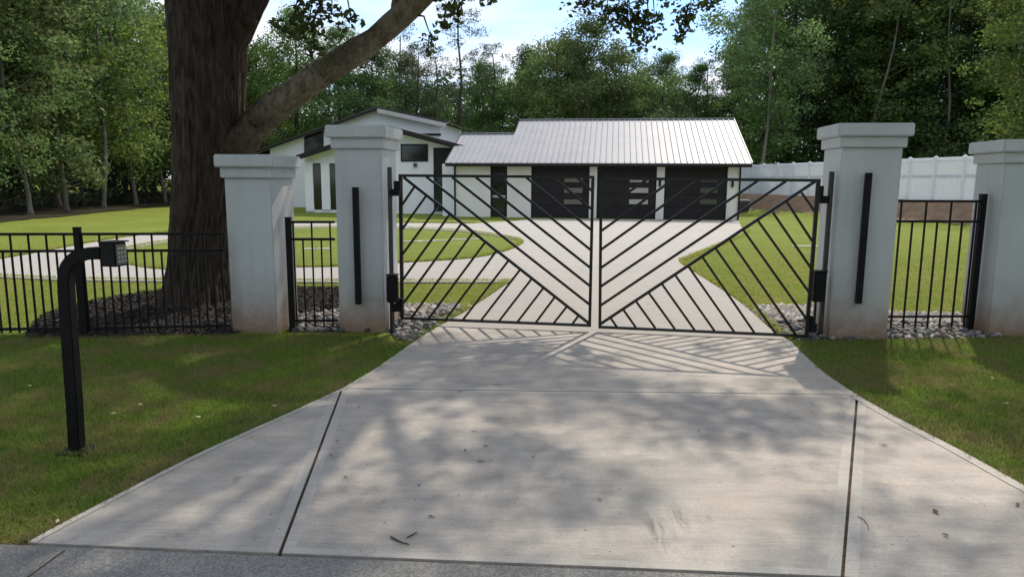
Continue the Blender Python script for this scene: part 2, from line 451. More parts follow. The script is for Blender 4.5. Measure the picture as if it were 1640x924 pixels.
def mat_leaf(name, a, b, c3, trans=0.4, hue_obj=True):
    t = NT(name); g = t.node("ShaderNodeNewGeometry"); oi = t.node("ShaderNodeObjectInfo")
    c = t.ramp(g.outputs["Random Per Island"], [(0.0, a), (0.55, b), (1.0, c3)])
    if hue_obj:
        hs = t.node("ShaderNodeHueSaturation")
        t.l.new(c, hs.inputs["Color"])
        t.l.new(t.math('ADD', t.math('MULTIPLY', oi.outputs["Random"], 0.05), 0.475), hs.inputs["Hue"])
        r2 = t.math('FRACT', t.math('MULTIPLY', oi.outputs["Random"], 7.31))
        t.l.new(t.math('ADD', t.math('MULTIPLY', r2, 0.7), 0.7), hs.inputs["Value"])
        r3 = t.math('FRACT', t.math('MULTIPLY', oi.outputs["Random"], 17.7))
        t.l.new(t.math('ADD', t.math('MULTIPLY', r3, 0.35), 0.75), hs.inputs["Saturation"])
        c = hs.outputs[0]
    d = t.node("ShaderNodeBsdfDiffuse"); t.l.new(c, d.inputs[0])
    tr = t.node("ShaderNodeBsdfTranslucent"); t.l.new(c, tr.inputs[0])
    gl = t.node("ShaderNodeBsdfGlossy"); gl.inputs["Roughness"].default_value = 0.45
    m = t.node("ShaderNodeMixShader"); m.inputs[0].default_value = trans
    t.l.new(d.outputs[0], m.inputs[1]); t.l.new(tr.outputs[0], m.inputs[2])
    m2 = t.node("ShaderNodeMixShader"); m2.inputs[0].default_value = 0.012
    t.l.new(m.outputs[0], m2.inputs[1]); t.l.new(gl.outputs[0], m2.inputs[2])
    t.l.new(m2.outputs[0], t.out.inputs[0])
    return t.m
M['leaf_wood'] = mat_leaf("wood_leaf", (0.06, 0.125, 0.034), (0.115, 0.20, 0.055), (0.20, 0.28, 0.09), 0.5)
M['leaf_light'] = mat_leaf("light_leaf", (0.08, 0.145, 0.035), (0.14, 0.21, 0.055), (0.22, 0.28, 0.08), 0.5)
M['leaf_pine'] = mat_leaf("pine_needles", (0.05, 0.085, 0.042), (0.085, 0.125, 0.065), (0.13, 0.17, 0.095), 0.4)
M['leaf_oak'] = mat_leaf("oak_leaf", (0.05, 0.075, 0.022), (0.08, 0.105, 0.03), (0.12, 0.14, 0.045), 0.35, False)
M['leaf_shrub'] = mat_leaf("undergrowth_leaf", (0.045, 0.085, 0.032), (0.08, 0.135, 0.05), (0.13, 0.19, 0.075), 0.45)
M['dead_leaf'] = simple("dry_brown_leaf", (0.05, 0.032, 0.02), (0.12, 0.075, 0.04), 30, 0.8, 0.2, 60, 0.001)
M['pale_leaf'] = simple("dry_pale_leaf", (0.42, 0.38, 0.28), (0.55, 0.5, 0.4), 30, 0.8, 0.2, 60, 0.001)

# ------------------------------------------------------------------ terrain
def sstep(a, b, x):
    t = min(1, max(0, (x - a) / (b - a))); return t * t * (3 - 2 * t)
FENCE_TOP = [Vector((14.3, 47.0)), Vector((14.9, 43.0)), Vector((16.3, 37.0)), Vector((17.75, 29.5)), Vector((18.7, 25.5)), Vector((19.8, 21.0))]
def dist_right_of_fence(x, y):
    """signed offset to the right of the vinyl fence line"""
    pts = FENCE_TOP
    for a, b in zip(pts[:-1], pts[1:]):
        if b.y <= y <= a.y:
            t = (a.y - y) / (a.y - b.y)
            return x - (a.x + (b.x - a.x) * t)
    return x - (pts[0].x if y > pts[0].y else pts[-1].x + (pts[-1].y - y) * 0.25)
def hgt(x, y):
    h = 0.0
    if 14 < y < 90:
        d = dist_right_of_fence(x, y)
        h += 0.98 * sstep(-2.2, -0.3, d) * sstep(14, 20, y)
    if y > 46: h += 1.2 * sstep(46, 80, y)
    return h
def make_terrain():
    xs = sorted(set([-1500, -700, -350, -180, -110] + list(range(-80, -30, 5)) + [round(-30 + 1.0 * i, 2) for i in range(18)] +
                [round(-12 + 0.6 * i, 2) for i in range(42)] + [round(13.2 + 0.5 * i, 2) for i in range(22)] + list(range(25, 80, 5)) + [110, 180, 350, 700, 1500]))
    ys = sorted(set([-300, -120, -60, -30, -12, -4] + [round(0.8 * i, 2) for i in range(70)] + list(range(58, 100, 4)) + [110, 150, 220, 400, 800, 1500]))
    v = [(x, y, hgt(x, y)) for y in ys for x in xs]
    n = len(xs)
    f = [(j * n + i, j * n + i + 1, (j + 1) * n + i + 1, (j + 1) * n + i) for j in range(len(ys) - 1) for i in range(n - 1)]
    me = bpy.data.meshes.new("lawn"); me.from_pydata(v, [], f); me.materials.append(M['lawn'])
    for p in me.polygons: p.use_smooth = True
    return tag(link_mesh("lawn", me), kind='structure', label="mown lawn running from the road past the gate to the house")
make_terrain()
def wood_floor():
    t = NT("leaf_litter"); v = t.pos()
    n = t.noise(v, 3.0, 7, 0.7); n2 = t.noise(v, 0.6, 4)
    c = t.mix(t.ramp(n, [(0.35, 0.0), (0.7, 1.0)]), (0.018, 0.014, 0.009), (0.055, 0.042, 0.026))
    c = t.mix(t.ramp(n2, [(0.5, 0.0), (0.7, 0.5)]), c, (0.05, 0.07, 0.02))
    t.principled(c, 0.95, 0, t.bump(n, 1.0, 0.08), 0.1)
    line = [gnd(-140, 374), gnd(-60, 364), gnd(0, 357), gnd(70, 350), gnd(140, 343), gnd(210, 336), gnd(275, 330), gnd(340, 324.5), gnd(400, 320)]
    rows = []
    for a, b in zip(line[:-1], line[1:]):
        for k in range(6):
            p = a + (b - a) * k / 6; rows.append(p)
    rows.append(line[-1]); mb = MB(); nx = 22
    vs = []
    for i, p in enumerate(rows):
        for k in range(nx):
            x = p.x + .35 * mnoise.noise(Vector((i * .8, 1.7, 0))) - (k / (nx - 1)) ** 1.5 * 60
            vs.append(Vector((x, p.y, hgt(x, p.y) + .03)))
    mb.add(vs, [(i * nx + k, i * nx + k + 1, (i + 1) * nx + k + 1, (i + 1) * nx + k) for i in range(len(rows) - 1) for k in range(nx - 1)], 0, True)
    o = mb.build("wood_floor", t.m, None, fix=False)
    tag(o, kind='structure', label="dark leaf litter floor under the trees of the left wood")
wood_floor()

def slab(name, loops, z0, z1, mats, parent=None, bands=None):
    """flat polygon (first loop outline, further loops holes) as a slab with side faces; bands = [(p, q, width)] edge strips in 2nd material"""
    loops = [[Vector((p[0], p[1], z1)) for p in lp] for lp in loops]
    tris = tessellate_polygon(loops)
    flat = [p for lp in loops for p in lp]
    bm = bmesh.new()
    vs = [bm.verts.new(p) for p in flat]
    for t in tris:
        try: bm.faces.new([vs[i] for i in t])
        except ValueError: pass
    bmesh.ops.recalc_face_normals(bm, faces=bm.faces)
    for f in bm.faces:
        if f.normal.z < 0: f.normal_flip()
    for (p, q, w) in (bands or []):
        p, q = Vector((p[0], p[1], z1)), Vector((q[0], q[1], z1))
        d = (q - p).normalized(); nrm = Vector((-d.y, d.x, 0))
        bmesh.ops.bisect_plane(bm, geom=bm.verts[:] + bm.edges[:] + bm.faces[:], plane_co=p + nrm * w, plane_no=nrm)
        for f in bm.faces:
            s = (f.calc_center_median() - p).dot(nrm)
            if -0.002 <= s <= w: f.material_index = 1
    edges = [e for e in bm.edges if e.is_boundary]
    r = bmesh.ops.extrude_edge_only(bm, edges=edges)
    for g in r['geom']:
        if isinstance(g, bmesh.types.BMVert): g.co.z = z0
    for f in bm.faces: 
        if abs(f.normal.z) < .5: f.material_index = 0
    me = bpy.data.meshes.new(name); bm.to_mesh(me); bm.free()
    for m in mats: me.materials.append(m)
    o = link_mesh(name, me, parent)
    return o
def G(*pts, z=0.0): return [gnd(x, y, z) for x, y in pts]
def smooth_line(pts, n=6):
    """Catmull-Rom through pixel points"""
    out = []
    P = [Vector((p[0], p[1])) for p in pts]
    P = [2 * P[0] - P[1]] + P + [2 * P[-1] - P[-2]]
    for i in range(1, len(P) - 2):
        for k in range(n):
            t = k / n
            out.append(0.5 * ((2 * P[i]) + (P[i + 1] - P[i - 1]) * t + (2 * P[i - 1] - 5 * P[i] + 4 * P[i + 1] - P[i + 2]) * t * t + (3 * P[i] - P[i - 1] - 3 * P[i + 1] + P[i + 2]) * t ** 3))
    out.append(P[-2])
    return [(p.x, p.y) for p in out]

ZD = 0.03      # top of the concrete
# --- driveway behind the gate, with the loop and its grass island
bl = smooth_line([(713, 517), (745, 499), (785, 473), (812, 455), (822, 451.5)], 5)
low = [(745, 451.5), (645, 451.5), (540, 451.5), (470, 451), (365, 451), (265, 450), (100, 448), (0, 443)]
left = smooth_line([(-60, 437), (-95, 430), (-60, 423), (0, 415), (75, 402), (130, 391.5), (200, 380), (277, 371.5), (360, 365), (470, 357.5), (555, 357)], 4)
top = [(645, 357), (760, 358), (830, 353.5), (850, 350.4)]
gfront = [(1000, 351.6), (1165, 353.4), (1183, 354.4)]
rt_ = smooth_line([(1189, 366), (1193, 374), (1150, 393), (1100, 413), (1088, 419), (1098, 427), (1122, 442), (1167, 471), (1195, 492), (1240, 532)], 4)
outer = bl + low + left + top + gfront + rt_ + [(1265, 545)]
outer += [(705, 521)]
isl = smooth_line([(838, 390), (815, 401), (755, 414), (645, 421), (540, 427.5), (470, 428.5), (365, 432), (265, 432), (205, 424), (178, 412), (200, 399), (273, 386), (365, 376.5), (470, 365.5), (560, 363.5), (645, 365.5), (740, 370), (800, 378), (832, 384), (838, 390)], 3)[:-1]
drive = slab("driveway", [G(*outer, z=ZD), G(*isl, z=ZD)], -0.05, ZD, [M['concrete_back'], M['concrete_edge']])
tag(drive, kind='structure', label="pale concrete driveway with a loop leading from the gate to the garage")

# --- apron in front of the gate: one upper slab and three lower slabs, joints between
JL, JR = gnd(548, 622, ZD), gnd(1372, 632, ZD)
RL, RR = gnd(447, 887, ZD), gnd(1350, 923, ZD)
road_a, road_b = gnd(45, 868, ZD), gnd(1345, 922, ZD)
dr_ = (road_b - road_a).normalized()
def toward(a, b, d):
    return a + (b - a).normalized() * d
le = G(*smooth_line([(705, 521), (655, 553), (605, 588), (553, 619)], 4), z=ZD)
re = G(*smooth_line([(1265, 545), (1285, 565), (1320, 597), (1375, 634)], 4), z=ZD)
jd = (JR - JL).normalized(); jn = Vector((-jd.y, jd.x, 0)); 
if jn.y < 0: jn = -jn
g_ = 0.009
up_loop = le[:-1] + [JL + jn * g_ - jd * 0.0, JR + jn * g_] + list(reversed(re[:-1]))
# upper slab butts the back slab at its rear edge
bw = 0.055
slab("slab", [up_loop], -0.05, ZD + 0.001, [M['concrete'], M['concrete_edge']], drive,
     [(JL, JR, bw)] + [(re[i], re[i + 1], -0.0) for i in ()])
llow = G(*smooth_line([(548, 622), (470, 658), (400, 689), (335, 718), (250, 760), (150, 812), (85, 846), (45, 868)], 3), z=ZD)
rlow = G(*smooth_line([(1376, 635), (1450, 676), (1540, 722), (1640, 777), (1760, 838)], 3), z=ZD)
ld = (RL - JL).normalized(); ln_ = Vector((-ld.y, ld.x, 0)); ln_ = ln_ if ln_.x > 0 else -ln_
rd = (RR - JR).normalized(); rn_ = Vector((-rd.y, rd.x, 0)); rn_ = rn_ if rn_.x > 0 else -rn_
def on_road(p): # project along y onto the road edge line
    return road_a + dr_ * ((p.x - road_a.x) / dr_.x)
mA, mB = JL - jn * g_ + ln_ * g_, JR - jn * g_ - rn_ * g_
mC, mD = on_road(RR - rn_ * g_), on_road(RL + ln_ * g_)
rdn = Vector((-dr_.y, dr_.x, 0))
slab("slab", [[mA, mB, mC, mD]], -0.05, ZD, [M['concrete'], M['concrete_edge']], drive,
     [(mB, mA, bw), (mD, mC, bw * 1.0), (mC, mB, bw), (mA, mD, bw)])
def side_band(o_loop, p, q): return o_loop
sl_loop = [JL - ln_ * g_ - jn * 0.01] + llow[1:] + [on_road(RL - ln_ * g_)]
slab("slab", [sl_loop], -0.05, ZD, [M['concrete'], M['concrete_edge']], drive, [(sl_loop[-1], sl_loop[0], bw)])
# the right lower slab: joint on its left, paler troweled margin along the curved lawn edge
rs_loop = [JR + rn_ * g_ - jn * 0.01] + rlow + [on_road(rlow[-1]), on_road(RR + rn_ * g_)]
slab("slab", [rs_loop], -0.05, ZD, [M['concrete'], M['concrete_edge']], drive,
     [(rs_loop[0], rs_loop[-1], bw)])
def margin(line, w, side):
    """thin troweled margin strip, 2 mm proud, following a curved edge"""
    mb = MB(); n = len(line); ins = []
    for i, p in enumerate(line):
        t = (line[min(i + 1, n - 1)] - line[max(i - 1, 0)]).normalized()
        ins.append(p + Vector((-t.y, t.x, 0)) * side * w)
    z = Vector((0, 0, 0.0035))
    vs = [p + z for p in line] + [p + z for p in ins]
    mb.add(vs, [(i, i + 1, n + i + 1, n + i) for i in range(n - 1)])
    return mb
for ln2, sd in ((re, -1), (rlow, -1)):
    margin(ln2, 0.075, sd).build("edge_margin", M['concrete_edge'], drive)
for ln2 in (le, llow):
    margin(ln2, 0.04, 1).build("edge_margin", M['concrete_edge'], drive)
dirt = MB()
dp = [JL + jn * .3 - jd * .02, JR + jn * .3 + jd * .02, JR + jd * .15 - jn * .3, on_road(RR) + dr_ * .15 - rdn * .05, on_road(RL) - dr_ * .15 - rdn * .05, JL - jd * .15 - jn * .3]
dirt.add([Vector((p.x, p.y, ZD - 0.014)) for p in dp], [tuple(range(6))])
# joint fillers: dirt strips a little below the slab tops
jf = MB()
for a, b, w in ((JL, JR, g_), (JL, on_road(RL), g_ * 1.3), (JR, on_road(RR), g_ * 1.35)):
    d = (b - a).normalized(); nn = Vector((-d.y, d.x, 0)) * (w + .004)
    zz = Vector((0, 0, -0.012))
    jf.add([a - nn + zz, b - nn + zz, b + nn + zz, a + nn + zz], [(0, 1, 2, 3)])
jf.build("joint_filler", M['joint'], drive)

# --- road along the bottom of the picture
r0 = road_a - dr_ * 60; r1 = road_b + dr_ * 60
rn2 = rdn if rdn.y < 0 else -rdn
gp = rn2 * 0.016
road = slab("road", [[r0 + gp, r1 + gp, r1 + rn2 * 6.4, r0 + rn2 * 6.4]], -0.05, ZD - 0.006, [M['road']])
tag(road, kind='structure', label="grey exposed aggregate road in the foreground")
ed = MB(); ed.add([Vector((p.x, p.y, 0.014)) for p in (r0 - gp, r1 - gp, r1 + gp * 1.5, r0 + gp * 1.5)], [(0, 1, 2, 3)])
ed.build("joint_filler", M['joint'], road)
a_, b_ = gnd(104, 880, ZD - .004), gnd(35, 930, ZD - .004)
d_ = (b_ - a_).normalized(); n_ = Vector((-d_.y, d_.x, 0)) * .006
MB().add([a_ - n_, b_ + d_ * 1.5 - n_, b_ + d_ * 1.5 + n_, a_ + n_], [(0, 1, 2, 3)]).build("expansion_joint", M['joint'], road)

# ------------------------------------------------------------------ gravel and mulch beds
def pip(px, py, poly):
    """vectorised point in polygon"""
    x, y = np.asarray(px), np.asarray(py); inside = np.zeros(len(x), bool); n = len(poly)
    for i in range(n):
        x0, y0, x1, y1 = poly[i][0], poly[i][1], poly[i - 1][0], poly[i - 1][1]
        c = ((y0 > y) != (y1 > y)) & (x < (x1 - x0) * (y - y0) / ((y1 - y0) or 1e-9) + x0)
        inside ^= c
    return inside
def scatter(poly, n, r):
    xs = [p[0] for p in poly]; ys = [p[1] for p in poly]
    X = r.uniform(min(xs), max(xs), n); Y = r.uniform(min(ys), max(ys), n)
    k = pip(X, Y, poly); return X[k], Y[k]
def bed(name, pix, mat, z, label):
    P = G(*pix, z=0.0)
    o = slab(name, [P], -0.03, z, [mat])
    tag(o, kind='structure', label=label)
    return o, [(p.x, p.y) for p in P]
gl, gl_poly = bed("gravel_bed", [(463, 532), (463, 506), (540, 497), (650, 488), (705, 487), (757, 491), (738, 502), (704, 522), (662, 551), (641, 545), (626, 533), (545, 531)], M['gravel_soil'], 0.006, "bed of grey and white river rocks left of the driveway at the gate")
gr_, gr_poly = bed("gravel_bed", [(1190, 491), (1230, 489), (1310, 489), (1420, 500), (1560, 503), (1600, 505), (1610, 541), (1560, 543), (1415, 545), (1290, 546), (1266, 545), (1240, 530)], M['gravel_soil'], 0.007, "bed of grey and white river rocks right of the driveway at the gate")
rock_me = []
for k in range(6):
    bm = bmesh.new()
    bmesh.ops.create_uvsphere(bm, u_segments=6, v_segments=4, radius=1)
    sx, sy, sz = 1.0, random.uniform(.6, .9), random.uniform(.45, .65)
    for v in bm.verts:
        q = 1 + 0.5 * mnoise.noise(v.co * 1.3 + Vector((k * 5, 0, 0)))
        v.co = Vector((v.co.x * sx * q, v.co.y * sy * q, v.co.z * sz * q))
    for f in bm.faces: f.smooth = True
    me = bpy.data.meshes.new("rock"); bm.to_mesh(me); bm.free(); me.materials.append(M['rock']); rock_me.append(me)
for parent, poly in ((gl, gl_poly), (gr_, gr_poly)):
    X, Y = scatter(poly, 14000, rng)
    placed = []
    for x, y in zip(X, Y):
        s = random.uniform(.032, .072)
        if any((x - a) ** 2 + (y - b) ** 2 < ((s + c) * .78) ** 2 for a, b, c in placed): continue
        placed.append((x, y, s))
    placed.sort(key=lambda p: p[1])
    for i, (x, y, s) in enumerate(placed):
        if i >= 300: break
        o = link_mesh("rock", rock_me[i % 6], parent, (x, y, 0.012 + s * random.uniform(.1, .38)))
        o.scale = (s, s, s)
        o.rotation_euler = (random.uniform(-.35, .35), random.uniform(-.35, .35), random.uniform(0, 6.28))
    # pebbles between and the remaining stones: uncountable
    sm = MB()
    base = [Vector(c) for c in ((1, 0, 0), (.31, .95, 0), (-.81, .59, 0), (-.81, -.59, 0), (.31, -.95, 0), (0, 0, .8))]
    X, Y = scatter(poly, 2500, rng)
    for x, y in zip(X, Y):
        s = random.uniform(.012, .03); a = random.uniform(0, 6.28); ca, sa = math.cos(a), math.sin(a)
        sm.add([(x + s * (c.x * ca - c.y * sa), y + s * .75 * (c.x * sa + c.y * ca), .010 + s * c.z * .8) for c in base], [(0, 1, 5), (1, 2, 5), (2, 3, 5), (3, 4, 5), (4, 0, 5)], 0, True)
    for (x, y, s) in placed[300:]:
        a = random.uniform(0, 6.28); ca, sa = math.cos(a), math.sin(a)
        sm.add([(x + s * (c.x * ca - c.y * sa), y + s * .75 * (c.x * sa + c.y * ca), .010 + s * c.z * .8) for c in base], [(0, 1, 5), (1, 2, 5), (2, 3, 5), (3, 4, 5), (4, 0, 5)], 0, True)
    tag(sm.build("pebbles", M['rock'], parent, fix=False), kind='stuff')
mu, mu_poly = bed("mulch_bed", smooth_line([(40, 543), (62, 512), (110, 492), (180, 478), (262, 466), (365, 462), (470, 462), (545, 462)], 3) + [(545, 495), (470, 508), (463, 515), (440, 520), (365, 537), (200, 541)], M['mulch'], 0.008, "dark mulch bed around the foot of the big oak")
X, Y = scatter(mu_poly, 16000, rng)
mb = MB()
for x, y in zip(X, Y):
    a = random.uniform(0, 6.28); L, W, T = random.uniform(.02, .05), random.uniform(.007, .018), random.uniform(.004, .010)
    u = Vector((math.cos(a), math.sin(a), random.uniform(-.5, .5))).normalized(); w = Vector((-u.y, u.x, random.uniform(-.4, .4))).normalized()
    n3 = u.cross(w); c = Vector((x, y, .016 + random.uniform(0, .03)))
    mb.add([c - u * L, c + w * W + n3 * T, c + u * L, c - w * W + n3 * T], [(0, 1, 2, 3)])
tag(mb.build("mulch_chips", M['mulch'], mu, fix=False), kind='stuff')

# ------------------------------------------------------------------ gate pillars
PU = Vector((math.cos(rad(6)), -math.sin(rad(6)), 0))
def pillar(label, anchor, width, depth, H, z0, group, cap_out=0.075):
    """anchor: front foot corner nearest the drive; width > 0 runs right, < 0 left; H height"""
    u = PU.copy(); w = abs(width)
    a = Vector((anchor[0], anchor[1], z0))
    fl, fr = (a, a + u * w) if width > 0 else (a - u * w, a)
    v = Vector((-u.y, u.x, 0))
    c = (fl + fr) / 2 + v * depth / 2
    t = thing("gate_pillar", label, "pillar", c, group)
    up = Vector((0, 0, 1))
    t1, t2 = 0.135, 0.115      # cap tiers: upper band, lower band
    MB().box(c + up * (H - t1 - t2) / 2 - up * .03, u * w / 2, v * depth / 2, up * ((H - t1 - t2) / 2 + .03)).build("shaft", M['stucco'], t, bevel=.008)
    o2 = cap_out * .42
    MB().box(c + up * (H - t1 - t2 / 2), u * (w / 2 + o2), v * (depth / 2 + o2), up * t2 / 2).build("cap_band", M['stucco'], t, bevel=.008)
    MB().box(c + up * (H - t1 / 2 + .001), u * (w / 2 + cap_out), v * (depth / 2 + cap_out), up * t1 / 2).build("cap", M['stucco'], t, bevel=.012)
    return t, u, v
LT = pillar("tall white stucco pillar left of the gate with slim black bar on its front", gnd(616.5, 533), -.53, .60, 2.31, 0, "white gate pillars")
RT = pillar("tall white stucco pillar right of the gate with slim black bar on its front", gnd(1326, 543), .62, .58, 2.345, 0, "white gate pillars")
LS = pillar("shorter white stucco pillar just right of the big oak trunk", gnd(444, 534), -.53, .60, 1.985, 0, "white gate pillars")
rsl = gnd(1581, 538); rsu = RT[1]
RS = pillar("shorter white stucco pillar cut by the right edge of the picture", rsl, .66, .60, 2.2, 0, "white gate pillars")

def wall_bar(label, pillar_, top, bot, dep):
    t, u, v = pillar_
    n = -v
    # front plane of the shaft
    pf = Vector(t.location) - v * dep / 2
    a = on_plane(*bot, pf, n); b = on_plane(*top, pf, n)
    a.z, b.z = a.z, b.z
    m = (a + b) / 2
    o = thing("wall_bar", label, "wall bar", a, "slim black bars on the tall pillars")
    h = (b.z - a.z) / 2
    MB().box(m - v * .045, u * .03, v * .03, Vector((0, 0, h))).build("body", M['black'], o, bevel=.004)
    MB().box(m - v * .0075, u * .022, v * .0075, Vector((0, 0, h * .8))).build("back_plate", M['black_rough'], o)
wall_bar("slim black vertical bar on the front of the tall left pillar", LT, (571.5, 300), (576, 486), .60)
wall_bar("slim black vertical bar on the front of the tall right pillar", RT, (1389, 277), (1372, 485), .58)

# ------------------------------------------------------------------ gate leaves
ZG = 0.075
gA, gB = gnd(646, 513, ZG), gnd(1289, 537.5, ZG)
gA.z = gB.z = 0
gu = (gB - gA); gu.z = 0; gu.normalize(); gn = Vector((gu.y, -gu.x, 0))       # gn faces the camera
def GP(px, py): return on_plane(px, py, gA, gn)
def gate_leaf(label, TL, TR, BL, BR, main, ups, lows, hinge_left):
    """corner pixels; main = long diagonal (a,b); ups / lows = lists of pixel segments"""
    TLp, TRp, BLp, BRp = GP(*TL), GP(*TR), GP(*BL), GP(*BR)
    root = thing("gate_leaf", label, "gate", (BLp + BRp) / 2, "two leaves of the black driveway gate")
    W, D = .031, .034
    def bar(nm, a, b, w, d, off=0.0):
        m = MB(); m.beam(a + gn * off, b + gn * off, w, gn, d); return m.build(nm, M['gate_bar'], root, bevel=.003)
    bar("top_rail", TLp, TRp, W, D); bar("bottom_rail", BLp, BRp, W, D)
    e = Vector((0, 0, W / 2))
    hs, ms = ((TLp, BLp), (TRp, BRp)) if hinge_left else ((TRp, BRp), (TLp, BLp))
    bar("hinge_stile", hs[1] - e, hs[0] + e, .040, D + .006); bar("meeting_stile", ms[1] - e, ms[0] + e, .033, D + .006)
    bar("brace", GP(*main[0]), GP(*main[1]), .032, .030, 0.0)
    for a, b in ups: bar("diagonal_bar", GP(*a), GP(*b), .028, .027, 0.001)
    for a, b in lows: bar("diagonal_bar", GP(*a), GP(*b), .0255, .025, -0.001)
    return root
# left leaf measured on the photograph
s1 = 1 / 3.08
def a1(x, y): return (610 + x * s1, 260 + y * s1)
def a2(x, y): return (940 + x * s1, 260 + y * s1)
upsL = [(a1(225, 72), a1(1036, 706)), (a1(352, 74), a1(1037, 614)), (a1(468, 74), a1(1038, 524)), (a1(590, 74), a1(1040, 436)), (a1(718, 76), a1(1043, 338)), (a1(852, 78), a1(1045, 236)), (a1(972, 80), a1(1046, 145))]
lowsL = [(a1(165, 122), a1(104, 212)), (a1(222, 168), a1(104, 332)), (a1(283, 215), a1(106, 455)), (a1(338, 260), a1(108, 580)), (a1(396, 305), a1(108, 700)), (a1(452, 350), a1(150, 768)), (a1(512, 398), a1(236, 770)), (a1(568, 440), a1(322, 772)), (a1(628, 487), a1(405, 776)), (a1(685, 532), a1(494, 780)), (a1(742, 577), a1(582, 784)), (a1(800, 622), a1(672, 789)), (a1(856, 667), a1(762, 793)), (a1(915, 714), a1(850, 796)), (a1(972, 760), a1(942, 800))]
gate_leaf("left leaf of the black diagonal bar gate, hinged on the tall left pillar", a1(97, 66), a1(1046, 74), a1(106, 768), a1(1030, 804), (a1(112, 74), a1(1028, 795)), upsL, lowsL, True)
upsR = [(a2(842, 92), a2(64, 706)), (a2(705, 90), a2(66, 612)), (a2(562, 88), a2(67, 524)), (a2(425, 86), a2(68, 436)), (a2(300, 84), a2(69, 340)), (a2(172, 82), a2(70, 240)), (a2(985, 93), a2(64, 706))]
upsR = [(a2(982, 93), a2(64, 708)), (a2(842, 92), a2(66, 614)), (a2(692, 90), a2(67, 522)), (a2(552, 88), a2(68, 432)), (a2(425, 86), a2(69, 340)), (a2(298, 84), a2(70, 240)), (a2(172, 82), a2(71, 142))]
lowsR = [(a2(1058, 150), a2(1125, 246)), (a2(985, 196), a2(1110, 388)), (a2(915, 245), a2(1106, 524)), (a2(843, 288), a2(1098, 645)), (a2(772, 335), a2(1085, 776)), (a2(704, 380), a2(1034, 856)), (a2(635, 425), a2(936, 852)), (a2(570, 468), a2(830, 846)), (a2(502, 516), a2(728, 838)), (a2(438, 560), a2(630, 832)), (a2(370, 600), a2(532, 828)), (a2(306, 645), a2(434, 822)), (a2(242, 685), a2(338, 818)), (a2(180, 727), a2(242, 815)), (a2(117, 768), a2(148, 812))]
gate_leaf("right leaf of the black diagonal bar gate, hinged on the tall right pillar", a2(70, 80), a2(1142, 90), a2(64, 812), a2(1082, 856), (a2(1125, 95), a2(62, 800)), upsR, lowsR, False)

# hinge posts on the inner pillar faces, hinges, opener boxes
def hinge_post(label, pt, pb, boxes, op):
    a = gnd(*pb); a.z = 0
    top = at_depth(pt[0], pt[1], a.y)
    t = thing("hinge_post", label, "gate post", a, "gate hinge posts")
    MB().abox((a.x - .022, a.y - .022, -.02), (a.x + .022, a.y + .022, top.z)).build("post", M['galv'], t, bevel=.003)
    for (x0, y0, x1, y1) in boxes:
        p0, p1 = at_depth(x0, y1, a.y - .03), at_depth(x1, y0, a.y - .03)
        MB().abox((p0.x, a.y - .05, p0.z), (p1.x, a.y + .03, p1.z)).build("hinge", M['black_rough'], t, bevel=.005)
    return t, a
hpL, hLa = hinge_post("steel hinge post on the inner face of the tall left pillar", (625, 268), (629, 535), [(624, 303, 640, 314), (631, 290, 641, 304), (628, 487, 645, 499), (634, 478, 645, 488)], None)
hpR, hRa = hinge_post("steel hinge post on the inner face of the tall right pillar", (1329, 275), (1313, 540), [(1312, 314, 1328, 326), (1310, 298, 1319, 315), (1292, 518, 1308, 531), (1290, 506, 1302, 519)], None)
def opener(label, x0, y0, x1, y1, depth_y):
    p0, p1 = at_depth(x0, y1, depth_y), at_depth(x1, y0, depth_y)
    t = thing("gate_opener", label, "gate opener", ((p0.x + p1.x) / 2, depth_y, p0.z), "gate opener boxes")
    MB().abox((p0.x, depth_y, p0.z), (p1.x, depth_y + .10, p1.z - .02)).build("housing", M['black_rough'], t, bevel=.012)
    MB().abox((p0.x - .006, depth_y - .008, p1.z - .019), (p1.x + .006, depth_y + .108, p1.z)).build("lid", M['black'], t, bevel=.006)
    MB().abox((p0.x + .03, depth_y + .03, p0.z - .35), (p0.x + .05, depth_y + .05, p0.z - .001)).build("cable_conduit", M['black'], t)
opener("black opener box on the hinge post by the left pillar", 619, 440, 636, 485, hLa.y - .16)
opener("black opener box on the hinge post by the right pillar", 1303, 434, 1326, 484, hRa.y - .16)

